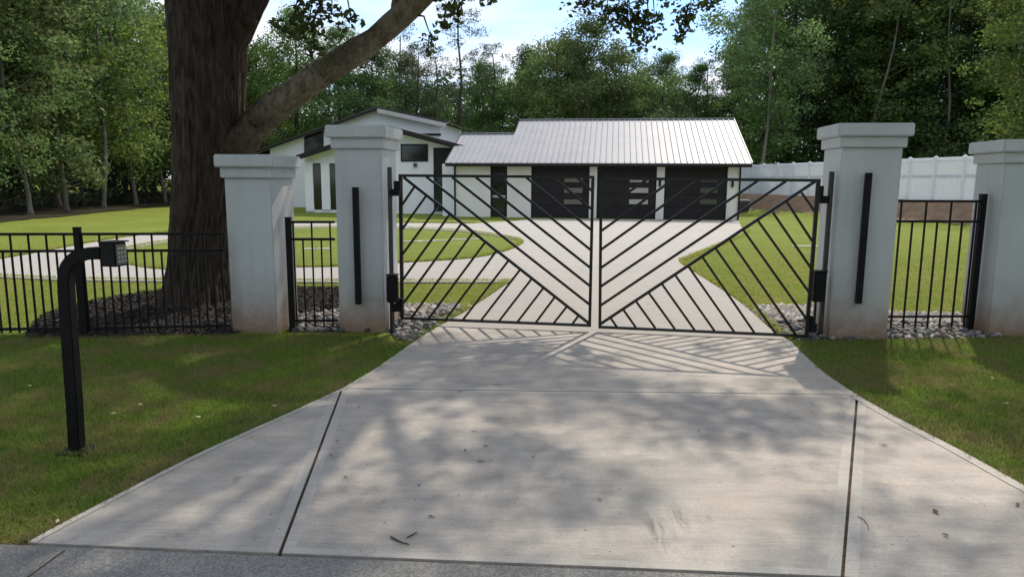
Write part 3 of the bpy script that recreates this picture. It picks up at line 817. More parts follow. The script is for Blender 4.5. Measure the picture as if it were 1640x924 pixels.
# ------------------------------------------------------------------ picket fences
picket_cache = {}
def picket_mesh(h):
    h = round(h, 3)
    if h not in picket_cache:
        me = bpy.data.meshes.new("picket"); w = .0085
        b = MB(); b.abox((-w, -w, 0), (w, w, h))
        me.from_pydata(b.v, [], b.f); me.materials.append(M['black']); picket_cache[h] = me
    return picket_cache[h]
def fence(label, a, b, zt, zm, zb, n, posts, first_tall, group):
    """a,b: ground ends; rail heights; n pickets evenly spaced"""
    a, b = Vector((a[0], a[1], 0)), Vector((b[0], b[1], 0))
    u = (b - a).normalized(); v = Vector((-u.y, u.x, 0)); L = (b - a).length
    t = thing("picket_fence", label, "fence", a, group)
    for nm, z in (("top_rail", zt), ("middle_rail", zm), ("bottom_rail", zb)):
        MB().box((a + b) / 2 + Vector((0, 0, z)), u * L / 2, v * .014, Vector((0, 0, .014))).build(nm, M['black'], t)
    for i in range(n):
        p = a + u * (L * (i + .5) / n)
        tall = (i % 2 == 0) == first_tall
        o = link_mesh("picket", picket_mesh((zt if tall else zm) - .05 - .0), t, p - a + Vector((0, 0, .05)) + v * 0.0)
        o.rotation_euler = (0, 0, math.atan2(u.y, u.x))
    for (p, h) in posts:
        p = Vector((p[0], p[1], 0))
        q = MB(); q.box(p + Vector((0, 0, h / 2 - .02)), u * .032, v * .032, Vector((0, 0, h / 2 + .02))).build("post", M['black'], t, bevel=.003)
        MB().box(p + Vector((0, 0, h + .008)), u * .036, v * .036, Vector((0, 0, .0075))).build("post_cap", M['black'], t, bevel=.003)
FG = "black picket fences beside the pillars"
fb, fa = gnd(368, 534), gnd(138, 538)
fu = (fa - fb).normalized(); fa2 = fb + fu * 4.6
ht = at_depth(124, 375, fa.y).z; hm = at_depth(124, 402, fa.y).z; hb = at_depth(136, 525, fa.y).z
fence("long black picket fence left of the short left pillar, behind the keypad post", fa2, fb, ht, hm, hb, 51, [(fa, ht + .06), (fa2, ht + .06)], True, FG)
sa, sb = gnd(469, 530), gnd(541, 529)
zt, zm, zb = (at_depth(500, y, sa.y).z for y in (356, 383.5, 514))
fence("short black picket fence panel between the two left pillars", sa, sb, zt, zm, zb, 5, [(sa, at_depth(460, 350, sa.y).z)], True, FG)
ra, rb = gnd(1416, 532), gnd(1552, 531)
zt, zm, zb = (at_depth(1500, y, ra.y).z for y in (322.5, 355, 507.5))
fence("short black picket fence panel between the two right pillars", ra, rb, zt, zm, zb, 7, [(rb, at_depth(1576, 313, rb.y).z)], True, FG)

# ------------------------------------------------------------------ keypad pedestal
kb = gnd(124, 722); kY = kb.y
def kp(x, y): return at_depth(x, y, kY)
kt = thing("keypad_post", "black gooseneck post with a keypad box standing on the left front lawn", "keypad post", kb)
path = [kp(x, y) for x, y in [(124, 730), (119, 640), (113, 560), (108, 490), (106, 455), (106.5, 440), (110, 427), (117, 417), (126, 410.5), (138, 406.5), (152, 405.3), (166, 405.2)]]
m = MB(); pw = .037
ringv = []
for i, p in enumerate(path):
    t = (path[min(i + 1, len(path) - 1)] - path[max(i - 1, 0)]).normalized()
    y = Vector((0, 1, 0)); s = t.cross(y).normalized()
    ringv += [p + s * pw + y * pw, p + s * pw - y * pw, p - s * pw - y * pw, p - s * pw + y * pw]
n = len(path)
m.add(ringv, [(4 * i + k, 4 * i + (k + 1) % 4, 4 * i + 4 + (k + 1) % 4, 4 * i + 4 + k) for i in range(n - 1) for k in range(4)] + [(0, 1, 2, 3), (4 * n - 1, 4 * n - 2, 4 * n - 3, 4 * n - 4)])
m.build("gooseneck", M['black'], kt, bevel=.006)
MB().abox((kb.x - .09, kb.y - .09, -.01), (kb.x + .09, kb.y + .09, .012)).build("base_plate", M['black_rough'], kt, bevel=.003)
# box: turned so that its keypad face shows on its right half
bc = (kp(163, 387) + kp(201, 427)) / 2
ang = rad(78)
bu, bv = Vector((math.cos(ang), math.sin(ang), 0)), Vector((-math.sin(ang), math.cos(ang), 0))
bh = (kp(163, 387).z - kp(163, 425).z) / 2
hw = .051
MB().box(bc, bu * hw, bv * hw, Vector((0, 0, bh))).build("keypad_box", M['black'], kt, bevel=.005)
MB().box(bc + Vector((0, 0, bh + .004)) - bv * .0 + bu * .006, bu * (hw + .012), bv * (hw + .006), Vector((0, 0, .0035))).build("rain_hood", M['black_rough'], kt)
fc = bc - bv * hw          # face toward the right-front
face = bu
# the keypad face is the one whose normal points to camera right: -bv turned; build on the +x/-y side
nrm = -bv
fo = MB().box(bc + nrm * (hw + .0025), bu * (hw * .80), bv * .0022, Vector((0, 0, bh * .84))).build("keypad_face", M['keypad_face'], kt)
for r_ in range(4):
    for c_ in range(3):
        p = bc + nrm * (hw + .0075) + bu * (hw * .5 * (c_ - 1)) + Vector((0, 0, bh * (.52 - .36 * r_)))
        MB().box(p, bu * .0085, bv * .0025, Vector((0, 0, .0075))).build("key", M['key'], fo)

# ------------------------------------------------------------------ house
TH = rad(8.0)
hu, hv, up = Vector((math.cos(TH), -math.sin(TH), 0)), Vector((math.sin(TH), math.cos(TH), 0)), Vector((0, 0, 1))
g0 = gnd(1183, 353)
def FP(px, py, off=0.0): return on_plane(px, py, g0 + hv * off, hv)
house = thing("house", "low modern white house with pale metal roof and three dark garage doors behind the gate", "house", g0)
def hbox(nm, x0, x1, z0, z1, d0, d1, mat, parent=None, bevel=0.0):
    """box on the facade: x along hu from g0, z up, d along hv"""
    c = g0 + hu * (x0 + x1) / 2 + hv * (d0 + d1) / 2 + up * (z0 + z1) / 2
    return MB().box(c, hu * (x1 - x0) / 2, hv * (d1 - d0) / 2, up * (z1 - z0) / 2).build(nm, mat, parent or house, bevel=bevel)
def fx(px, off=0.0): return (FP(px, 340, off) - g0).dot(hu)
def fz(px, py, off=0.0): return FP(px, py, off).z
eave_z = fz(1000, 261.5, -0.55)
wall_top = eave_z - 0.03
# garage block front: piers, wall pieces, doors
W_ = M['cream']
segs = [(727, 785), (812, 850), (943, 955), (1050, 1062.5), (1163, 1183)]
for (a, b) in segs:
    hbox("wall", fx(a), fx(b), -.05, wall_top, 0, .35, W_)
xR, xL = fx(1183), fx(727)
hbox("wall", xR - .2, xR, -.05, wall_top - .001, .351, 6.6, M['wall'])
hbox("wall", xL, xR, -.05, wall_top - .001, 6.601, 6.9, M['wall'])
hbox("wall", xL, xL + .2, -.05, wall_top - .001, .351, 6.6, M['wall'])
# lintel band above doors
for (a, b) in ((785, 812), (850, 943), (955, 1050), (1062.5, 1163)):
    hbox("lintel", fx(a) + .002, fx(b) - .002, 2.28, wall_top, .03, .34, M['trim_dark'])
glass_kinds = [M['glass_tan'], M['glass_pale'], M['glass_dim']]
win_px = [(903, 932), (1007, 1037), (1120, 1147)]
for k, (a, b) in enumerate(((850, 943), (955, 1050), (1062.5, 1163))):
    x0, x1 = fx(a) + .003, fx(b) - .003
    d = hbox("garage_door", x0, x1, -.02, 2.28, .16, .20, M['trim_dark'])
    d["label"] = ["dark garage door next to the entry", "middle dark garage door with bright glass slots", "rightmost dark garage door"][k]
    for j in range(4):
        hbox("door_panel", x0 + .02, x1 - .02, j * .57 + .01, (j + 1) * .57 - .01, .12, .16, M['door'], d, .006)
    for (y0, y1) in ((286, 292), (301, 309), (319.5, 327)):
        w0, w1 = fx(win_px[k][0], .12), fx(win_px[k][1], .12)
        z0, z1 = fz(win_px[k][0], y1, .12), fz(win_px[k][0], y0, .12)
        hbox("pane", w0, w1, z0, z1, .10, .125, glass_kinds[k], d)
# entry beside the garage: dark door with glass, pale sill strip
e0, e1 = fx(785) + .003, fx(812) - .003
ed_ = hbox("entry_door", e0, e1, -.02, 2.28, .16, .22, M['trim_dark'])
hbox("pane", e0 + .12, e1 - .12, 1.05, 2.1, .14, .165, M['glass'], ed_)
hbox("sill", e0 + .10, e1 - .10, .93, 1.04, .13, .165, M['glass_pale'], ed_)
hbox("pane", e0 + .12, e1 - .12, .15, .92, .14, .165, M['glass'], ed_)
for px in (945.5, 1052.5, 1168):
    x = fx(px) + .07
    hbox("wall_light", x - .05, x + .05, 1.5, 1.8, -.09, -.002, M['black'])
xds = fx(1183) - .06
hbox("downspout", xds, xds + .07, .02, wall_top - .05, -.08, -.002, M['trim_dark'])
xds = fx(727) + .03
hbox("downspout", xds, xds + .07, .02, wall_top - .05, -.08, -.002, M['trim_dark'])

# main metal roof: standing seam panels on one slope, a lower ridge on the left part
pitch = rad(23)
d_e = -0.55
def solve_run(px, py):
    lo, hi = 0.5, 20
    for _ in range(50):
        mid = (lo + hi) / 2
        P = g0 + hu * fx(px) + hv * (d_e + mid) + up * (eave_z - g0.z + mid * math.tan(pitch))
        if proj(P)[1] > py: lo = mid
        else: hi = mid
    return (lo + hi) / 2
run_hi, run_lo = solve_run(1000, 192), solve_run(770, 214.5)
def eave_x(px): 
    p = on_plane(px, 261, g0 + hv * d_e, hv); return (p - g0).dot(hu)
x_left, x_right = eave_x(713), eave_x(1205)
# horizontal position of the step edge
def step_x(px, py, run):
    P = on_plane(px, py, g0 + hv * (d_e + run), hv); return (P - g0).dot(hu)
x_step = step_x(822, 214.5, run_lo)
n_panels = 50
pw_ = (x_right - x_left) / n_panels
def roof_pt(x, run, lift=0.0): return g0 + hu * x + hv * (d_e + run) + up * (eave_z - g0.z + run * math.tan(pitch) + lift)
x_step = x_left + round((x_step - x_left) / pw_) * pw_
for i in range(n_panels):
    x0, x1 = x_left + i * pw_, x_left + (i + 1) * pw_
    run = run_lo if (x0 + x1) / 2 < x_step else run_hi
    mb = MB(); nrm = Vector((0, 0, 1)); ext = -up * .03
    mb.prism([roof_pt(x0, 0), roof_pt(x1, 0), roof_pt(x1, run), roof_pt(x0, run)], ext)
    # raised seam on the right edge of the pan
    mb.prism([roof_pt(x1 - .022, .0, .003), roof_pt(x1 - .002, .0, .003), roof_pt(x1 - .002, run, .003), roof_pt(x1 - .022, run, .003)], up * .045)
    mb.build("roof_panel", M['roof'], house)
# back slopes, ridges, rake trims, fascia
for (xa, xb, run) in ((x_left, x_step, run_lo), (x_step, x_right, run_hi)):
    zr = eave_z + run * math.tan(pitch)
    b0 = g0 + hv * (d_e + run); 
    A_, B_ = b0 + hu * xa + up * (zr - g0.z), b0 + hu * xb + up * (zr - g0.z)
    dn = hv * run + up * (-run * math.tan(pitch))
    MB().prism([A_, B_, B_ + dn, A_ + dn], -up * .03).build("back_roof", M['roof'], house)
    MB().box((A_ + B_) / 2 + up * .035, (B_ - A_) / 2 - hu * .002, hv * .10, up * .02).build("ridge_cap", M['roof'], house)
for xa, run, side in ((x_right, run_hi, 1), (x_step, run_hi, -1), (x_left, run_lo, -1)):
    r0_ = run_lo if (side == -1 and run == run_hi) else 0.0
    p0, p1 = roof_pt(xa + side * .012, r0_, .0), roof_pt(xa + side * .012, run, .0)
    MB().beam(p0, p1, .10, hu, .02).build("rake_trim", M['roof'] if side == 1 else M['trim_dark'], house)
# gable walls under roof ends
for xa, run in ((x_right - .6, run_hi), (x_step + .05, run_hi)):
    mb = MB()
    z0 = wall_top - .001
    poly = [roof_pt(xa, .55, -.06), roof_pt(xa, run, -.06), roof_pt(xa, 2 * run - .55 if False else run, -.06)]
    zr = eave_z + run * math.tan(pitch) - .06
    P0 = g0 + hu * xa + hv * (.0) + up * (wall_top - g0.z)
    P1 = g0 + hu * xa + hv * (d_e + run) + up * (zr - g0.z)
    P2 = g0 + hu * xa + hv * (2 * run + d_e * 2) + up * (wall_top - g0.z)
    mb.prism([P0, P1, P2], -hu * .12).build("gable_wall", M['wall'], house)
hbox("fascia", x_left, x_right, eave_z - .17, eave_z - .035, d_e + .001, d_e + .03, M['trim_dark'])
hbox("gutter", x_left + .02, x_right - .02, eave_z - .14, eave_z - .036, d_e - .09, d_e - .001, M['trim_dark'])
hbox("soffit", x_left + .05, x_right - .05, eave_z - .12, eave_z - .10, d_e + .031, -.001, M['trim_dark'])

# ---- main wing: front gable (porch) and taller rear gable, both facing the gate
def gable_block(off, fas, wall_l, wall_r, depth, over, ftrim, roofmat, fas_h, name_pref=""):
    """fas: three pixel points left eave, peak, right eave measured at the front edge of the roof (overhang 'over' before wall plane at off)"""
    pts = [FP(x, y, off - over) for x, y in fas]
    for i in (0, 1):
        a, b = pts[i], pts[i + 1]
        ext = hv * (depth + over)
        MB().prism([a + up * .002, b + up * .002, b + ext + up * .002, a + ext + up * .002], up * .06).build("roof", roofmat, house)
        # dark fascia under the roof edge
        if name_pref and i == 1:
            MB().prism([a, b, b - up * .05, a - up * .05], hv * .05).build("fascia", ftrim, house)
            MB().prism([a - up * .052, b - up * .052, b - up * .30, a - up * .30], hv * .05).build("fascia", M['soffit'], house)
        else:
            MB().prism([a, b, b - up * fas_h, a - up * fas_h], hv * .05).build("fascia", ftrim, house)
        e = hv * .052
        MB().prism([a - up * .06 + e, b - up * .06 + e, b - up * .06 + hv * over, a - up * .06 + hv * over], up * .02).build("soffit", M['soffit'], house)
    # front wall follows the roof line
    xl, xr = fx(wall_l, off), fx(wall_r, off)
    def zat(x):
        P = [((p - g0).dot(hu), p.z) for p in pts]
        for (xa, za), (xb, zb) in zip(P[:-1], P[1:]):
            if xa - 1e-6 <= x <= xb + 1e-6: return za + (zb - za) * (x - xa) / (xb - xa)
        return P[0][1] if x < P[0][0] else P[-1][1]
    pk = (pts[1] - g0).dot(hu)
    base = g0 + hv * off
    poly = [base + hu * xl - up * .05, base + hu * xr - up * .05, base + hu * xr + up * (zat(xr) - .07)]
    if xl < pk < xr: poly.append(base + hu * pk + up * (zat(pk) - .07))
    poly.append(base + hu * xl + up * (zat(xl) - .07))
    MB().prism(poly, hv * .3).build("wall", M['wall'], house)
    for x, s in ((xl, 1), (xr, -1)):
        c = base + hu * (x + s * .1) + hv * (depth / 2 + .16) + up * (zat(x) - .1) / 2
        MB().box(c, hu * .1, hv * (depth / 2 - .16), up * ((zat(x) - .1) / 2)).build("wall", M['wall'], house)
    return pts, zat
oF = 2.3
ptsF, zF = gable_block(oF, [(474, 251), (622, 203.5), (750, 237)], 491, 724, 5.2, .75, M['trim_dark'], M['trim_dark'], .20)
def fbox(nm, px0, py0, px1, py1, off, t0, t1, mat, parent=None, bevel=0):
    a, b = FP(px0, py1, off + t0), FP(px1, py0, off + t0)
    return hbox(nm, (a - g0).dot(hu), (b - g0).dot(hu), a.z, b.z, off + t0, off + t1, mat, parent, bevel)
ent = fbox("entrance", 501, 262, 546, 335.5, oF, -.03, .0, M['trim_dark'])
for (a, b) in ((503, 515), (528, 536)):
    fbox("pane", a, 264, b, 333, oF, -.05, -.031, M['glass'], ent)
fbox("wall_column", 516, 262, 527, 336, oF, -.10, -.051, M['wall'])
fbox("wall_column", 490, 258, 500, 338, oF, -.12, -.002, M['wall'])
wf = fbox("window", 642, 231, 685, 259, oF, -.05, -.002, M['trim_dark'])
fbox("pane", 644, 233.5, 683, 256.5, oF, -.055, -.051, M['glass'], wf)
fbox("wall_light", 662, 261.5, 666.5, 267.5, oF, -.12, -.002, M['galv'])
dk = fbox("dark_cladding", 695, 237, 727, 338.5, oF, -.08, -.002, M['trim_dark'])
fbox("pane", 699, 281, 722, 334, oF, -.10, -.081, M['glass'], dk)
oR = 8.8
ptsR, zR = gable_block(oR, [(398, 247), (604, 172.5), (714, 196)], 409, 706, 6.0, .55, M['trim_dark'], M['galv'], .13, 'rear')
# dark slanted clerestory panes on the left slope
for pl in ([(487, 219), (518, 207.5), (518, 243), (487, 253)], [(412, 245), (432, 238.5), (432, 252), (412, 252)]):
    P = [on_plane(x, y, g0 + hv * (oR - .04), hv) for x, y in pl]
    w_ = MB().prism(P, hv * .038).build("clerestory_window", M['glass'], house)
fbox("clerestory_trim", 588, 214, 706, 218, oR, -.06, -.002, M['trim_dark'])
# link wall between front wing and garage
hbox("wall", fx(722, 2.3), fx(729, 0.5), -.05, wall_top, .5, 2.62, M['wall'])
vp = FP(533, 196, oR + 1.5)
MB().tube([vp - up * .5, vp + up * .35], [.06, .06], 8).build("vent_pipe", M['galv'], house)
# utility unit at the garage's right end
ub = gnd(1192, 341)
un = thing("utility_box", "small grey utility unit on the grass by the right end of the garage", "utility box", ub)
MB().abox((ub.x - .28, ub.y, -.02), (ub.x + .28, ub.y + .5, .68)).build("cabinet", M['galv'], un, bevel=.02)
MB().abox((ub.x - .31, ub.y - .03, .681), (ub.x + .31, ub.y + .53, .74)).build("lid", M['soffit'], un, bevel=.01)
for z in (.15, .3, .45):
    MB().abox((ub.x - .22, ub.y - .012, z), (ub.x + .22, ub.y - .001, z + .05)).build("vent_slat", M['black_rough'], un)

# flush pale pavers let into the lawns
def paver(px, py, w, d, label):
    p = gnd(px, py)
    o = MB().abox((p.x - w / 2, p.y - d / 2, -.02), (p.x + w / 2, p.y + d / 2, .022)).build("paver", M['concrete_edge'], None, p, .01)
    tag(o, label, "paver", "pale pavers flush in the lawn")
for i, (px, py, w) in enumerate(((660, 387.5, 1.0), (683, 386.6, .9), (708, 386, 1.0), (736, 384.5, 1.0), (765, 383.5, .8))):
    paver(px, py, w * .55, .2, "flush pale paver in the island behind the left gate leaf, " + ("first", "second", "third", "fourth", "fifth")[i] + " from left")
for i, (px, py) in enumerate(((497, 399.5), (517, 399.2))):
    paver(px, py, .4, .22, "pale flush paver seen through the fence between the left pillars, " + ("left", "right")[i] + " one of the pair")
paver(1292, 395, .8, .25, "pale flush paver in the sunny lawn behind the right gate leaf")

# ------------------------------------------------------------------ white vinyl fence on the bank
def lerp_line(pts, s):
    acc = 0
    for a, b in zip(pts[:-1], pts[1:]):
        L = (b - a).length
        if acc + L >= s: return a + (b - a) * ((s - acc) / L)
        acc += L
    return pts[-1]
tot = sum((b - a).length for a, b in zip(FENCE_TOP[:-1], FENCE_TOP[1:]))
vf = thing("vinyl_fence", "long white vinyl privacy fence on the bank at the right behind the garage", "fence", (17, 32, 0))
nP = int(tot / 1.45)
pp = []
for i in range(nP + 1):
    p = lerp_line(FENCE_TOP, i * 1.45)
    pp.append(Vector((p.x, p.y, 0.93)))
for i, p in enumerate(pp):
    MB().abox((p.x - .065, p.y - .065, p.z - .1), (p.x + .065, p.y + .065, p.z + 1.86)).build("post", M['vinyl'], vf)
    MB().add([(p.x - .08, p.y - .08, p.z + 1.861), (p.x + .08, p.y - .08, p.z + 1.861), (p.x + .08, p.y + .08, p.z + 1.861), (p.x - .08, p.y + .08, p.z + 1.861), (p.x, p.y, p.z + 1.94)], [(0, 1, 4), (1, 2, 4), (2, 3, 4), (3, 0, 4), (3, 2, 1, 0)]).build("post_cap", M['vinyl'], vf)
for a, b in zip(pp[:-1], pp[1:]):
    d = (b - a).normalized(); nn = Vector((-d.y, d.x, 0))
    A, B = a + d * .066, b - d * .066
    for z, h in ((.08, .14), (1.05, .10), (1.72, .14)):
        MB().box((A + B) / 2 + up * (z + h / 2), (B - A) / 2, nn * .028, up * h / 2).build("rail", M['vinyl'], vf)
    L = (B - A).length; nb = 8
    mb = MB()
    for k in range(nb):
        c = A + d * (L * (k + .5) / nb) + up * .97
        mb.box(c, d * (L / nb / 2 - .006), nn * (.014 if k % 2 else .016), up * .76)
    mb.build("panel", M['vinyl'], vf)
# bare clay bank below it
bk = MB(); rows = []
N_ = 60
for i in range(N_ + 1):
    p = lerp_line(FENCE_TOP, tot * i / N_)
    j = .35 * mnoise.noise(Vector((i * .35, 2.2, 0)))
    row = []
    for k in range(9):
        dd = -1.75 - j * (1 - k / 8) + k * (1.75 + .15) / 8
        x = p.x + dd; row.append(Vector((x, p.y, hgt(x, p.y) + .03 + .03 * mnoise.noise(Vector((x * 2, p.y * 2, 0))))))
    rows.append(row)
vs = [v for r in rows for v in r]
bk.add(vs, [(i * 9 + k, i * 9 + k + 1, (i + 1) * 9 + k + 1, (i + 1) * 9 + k) for i in range(N_) for k in range(8)], 0, True)
tag(bk.build("clay_bank", M['bank'], None, fix=False), kind='structure', label="bare brown clay bank below the white vinyl fence")

# ------------------------------------------------------------------ foliage
def leaf_cloud(centers, normals, size, r, flat=0.5, width=.55):
    n = len(centers)
    a = r.normal(size=(n, 3)); a[:, 2] *= .7
    a /= np.linalg.norm(a, axis=1)[:, None]
    nn = normals * flat + r.normal(size=(n, 3)) * (1 - flat)
    b = np.cross(nn, a); b /= (np.linalg.norm(b, axis=1)[:, None] + 1e-9)
    s = size * r.uniform(.6, 1.35, n)
    s = s[:, None]
    bend = np.cross(a, b) * s * .12
    v = np.stack([centers - a * s * .5, centers + b * s * width * .5 + bend, centers + a * s * .5, centers - b * s * width * .5 + bend], 1).reshape(-1, 3)
    f = np.arange(4 * n).reshape(-1, 4)
    return v, f
def clumps(centers, radii, per, r, squash=.7):
    """leaf positions in clumps: biased to each clump's skin"""
    out, nrm = [], []
    for c, R in zip(centers, radii):
        k = max(6, int(per * R * R))
        d = r.normal(size=(k, 3)); d /= np.linalg.norm(d, axis=1)[:, None]
        rr = R * np.cbrt(r.uniform(.12, 1.0, k)) * (1 + .25 * r.normal(size=k))
        p = d * rr[:, None]; p[:, 2] *= squash
        out.append(p + c); nrm.append(d * .9 + np.array([0, 0, .45]))
    return np.concatenate(out), np.concatenate(nrm)

def make_tree_meshes(kind, seed):
    """returns (trunk mesh, crown mesh); foot at origin"""
    r = np.random.default_rng(seed); random.seed(seed)
    tb = MB()
    if kind == 'broad':
        H, cb, RX = r.uniform(15, 18), r.uniform(2.2, 3.6), r.uniform(3.3, 4.3)
        n, lean = 85, .4; per, leaf, mat, bark = 210, .21, M['leaf_wood'], M['bark_dark']; tr = .22
    elif kind == 'round':
        H, cb, RX = r.uniform(13, 15), r.uniform(2.5, 3.5), r.uniform(4.5, 5.3)
        n, lean = 95, .4; per, leaf, mat, bark = 200, .21, M['leaf_wood'], M['bark_dark']; tr = .25
    elif kind == 'pine':
        H, cb, RX = r.uniform(14.5, 17), r.uniform(6.0, 7.5), r.uniform(2.0, 2.7)
        n, lean = 50, .4; per, leaf, mat, bark = 230, .20, M['leaf_pine'], M['bark_dark']; tr = .17
    elif kind == 'light':
        H, cb, RX = r.uniform(9, 12), r.uniform(1.4, 2.4), r.uniform(2.0, 2.8)
        n, lean = 62, .5; per, leaf, mat, bark = 280, .17, M['leaf_light'], M['bark_pale']; tr = .075
    else:   # shrub
        H, cb, RX = r.uniform(3.2, 4.6), .2, r.uniform(1.8, 2.4)
        n, lean = 30, .3; per, leaf, mat, bark = 260, .18, M['leaf_shrub'], M['bark_dark']; tr = .06
    lx, ly = r.normal(size=2) * lean
    def axis(z): q = z / H; return np.array([lx * q ** 1.3 + .12 * math.sin(z * .9 + seed), ly * q ** 1.3 + .12 * math.cos(z * .7 + seed * 2), z])
    zs = [0, .25, .8, 1.8] + list(np.linspace(3, H * .95, 9)) if H > 5 else [0, .4, 1, 2, H * .8]
    tb.tube([axis(z) for z in zs], [tr * (1.5 if z < .2 else 1.12 if z < .6 else 1) * (1 - .88 * (z / H) ** 1.1) + .015 for z in zs], 9, wob=.25, seed=seed)
    cs, rs = [], []
    while len(cs) < n:
        q = r.uniform(0, 1)
        z = cb + (H - cb) * q
        if kind == 'broad': prof = (math.sin(math.pi * (.12 + .86 * q)) ** .7)
        elif kind == 'round': prof = math.sqrt(max(0, 1 - (2 * q - .85) ** 2 / 1.4))
        elif kind == 'pine': prof = .35 + .75 * math.sin(math.pi * min(1, (.25 + .72 * q)))
        elif kind == 'light': prof = .35 + .65 * math.sin(math.pi * (.1 + .85 * q))
        else: prof = math.sqrt(max(0.02, 1 - q ** 2))
        a = r.uniform(0, 2 * math.pi)
        rad_ = RX * prof * math.sqrt(r.uniform(.08, 1)) * (1 + .22 * math.sin(3 * a + seed + z * .8))
        c = axis(z) + np.array([math.cos(a) * rad_, math.sin(a) * rad_, r.normal() * .3])
        R = {'broad': r.uniform(.7, 1.45), 'round': r.uniform(.7, 1.5), 'pine': r.uniform(.4, .8), 'light': r.uniform(.4, .9), 'shrub': r.uniform(.45, .9)}[kind]
        cs.append(c); rs.append(R)
    # limbs to some clumps
    for i in range(0, n, 3 if kind != 'shrub' else 4):
        c = cs[i]; d = math.hypot(c[0] - axis(c[2])[0], c[1] - axis(c[2])[1])
        z0 = max(.3 if kind == 'shrub' else cb * .75, c[2] - d * (.35 if kind == 'pine' else .75))
        p0 = axis(z0); mid = (p0 + c) / 2 + np.array([0, 0, -.12 * d])
        w = max(.012, tr * .38 * (1 - z0 / H))
        tb.tube([p0, mid, c], [w, w * .65, w * .25], 5, cap=False)
    P, Nn = clumps(cs, rs, per, r, .62 if kind != 'pine' else .55)
    k = P[:, 2] > .05
    v, f = leaf_cloud(P[k], Nn[k], leaf, r, .62, .62 if kind != 'pine' else .35)
    crown = np_mesh("crown", v, 4, f, mat)
    me = bpy.data.meshes.new("trunk"); me.from_pydata(tb.v, [], tb.f); me.materials.append(bark)
    me.polygons.foreach_set("use_smooth", [True] * len(me.polygons))
    return me, crown, H

protos = {k: [make_tree_meshes(k, s) for s in ss] for k, ss in dict(broad=(11, 12, 13), round=(21, 22), pine=(31, 32), light=(41, 42, 43), shrub=(51, 52)).items()}
random.seed(99)
tree_roots = {}
def place_tree(kind, x, y, label, group, s=1.0, var=None, name=None):
    lst = protos[kind]; var = random.randrange(len(lst)) if var is None else var
    trunk, crown, H = lst[var]
    nm = name or {'broad': 'broadleaf_tree', 'round': 'broadleaf_tree', 'pine': 'pine_tree', 'light': 'young_tree', 'shrub': 'shrub'}[kind]
    key = (kind, var)
    z = hgt(x, y) - .05
    if key not in tree_roots:
        o = thing(nm, label, "shrub" if kind == 'shrub' else "tree", (x, y, z), group)
        link_mesh("trunk" if kind != 'shrub' else "stem", trunk, o); link_mesh("crown", crown, o)
        tree_roots[key] = o
    else:
        src = tree_roots[key]
        o = src.copy(); COL.objects.link(o); o.location = (x, y, z)
        tag(o, label, None, group)
        for ch in list(src.children):
            c = ch.copy(); COL.objects.link(c); c.parent = o
    o.rotation_euler = (0, 0, random.uniform(0, 6.28))
    q = s * random.uniform(.93, 1.07); o.scale = (q, q, q * random.uniform(.95, 1.05))
    return o
def px_place(px, Y): return ((px - 820) / F_PX * Y, Y)
ORD = ["first", "second", "third", "fourth", "fifth", "sixth", "seventh", "eighth", "ninth", "tenth", "eleventh", "twelfth", "thirteenth", "fourteenth", "fifteenth"]
def nth(rows, row):
    return ORD[sorted(q[0] for q in rows).index(row[0])]
LW = ((-12, 30, 'light', 1.1), (46, 33, 'light', 1.25), (108, 36, 'light', 1.35), (172, 41, 'light', 1.35), (224, 46, 'light', 1.3), (266, 50, 'light', 1.3), (8, 38, 'light', 1.3), (140, 46, 'light', 1.2))
PN = ((668, 62, .86), (700, 64, .88), (737, 61, .92), (790, 66, .85), (762, 70, .85), (640, 68, .9), (1125, 66, .68), (1070, 68, .78))
GX = "unseen trees and shrubs added behind the viewer to block sky"
RL_ = ((1212, 52, 1.4, 0), (1188, 55, 1.05, 1), (1625, 34, 1.0, 2), (1672, 32, 1.1, 0), (1500, 55, 1.5, 1), (1380, 56, 1.5, 2))
GW, GB, GR_ = "trees of the wood at the left", "trees behind the house", "trees behind the white fence at the right"
# left wood: first row along the lawn edge, then deeper rows
for row in LW:
    place_tree(row[2], *px_place(row[0], row[1]), "young pale-trunked tree at the left lawn's edge, " + nth(LW, row) + " from the left", GW, row[3])
LB = ((-150, 30, 'broad', 1.0), (-60, 33, 'broad', 1.0), (25, 37, 'broad', 1.1), (92, 41, 'broad', 1.15), (152, 47, 'broad', 1.1), (-100, 40, 'broad', 1.2), (0, 43, 'broad', 1.2), (75, 47, 'broad', 1.2), (205, 54, 'broad', .95), (250, 60, 'round', .95), (140, 56, 'broad', 1.1), (30, 58, 'broad', 1.3), (-60, 58, 'broad', 1.3), (300, 62, 'broad', .95))
FR = [q for q in LB if q[0] in (25, 95, 150, 205, 250)]
for row in LB:
    place_tree(row[2], *px_place(row[0], row[1]), ("dark broadleaf tree behind the young trees left of the oak, " + nth(FR, row) + " from the left") if row in FR
               else "broadleaf tree deep in the left wood, hidden for the most part by nearer trees", GW, row[3])
for px, Y, s in ((-40, 33, 1.1), (60, 38, 1.1), (20, 41, 1.2), (100, 45, 1.1), (150, 50, 1.2), (190, 56, 1.2), (240, 60, 1.2), (280, 64, 1.2), (-90, 36, 1.2), (330, 66, 1.2), (215, 50, 1.)):
    place_tree('shrub', *px_place(px, Y), "dark undergrowth shrub between trunks of the left wood", GW, s)
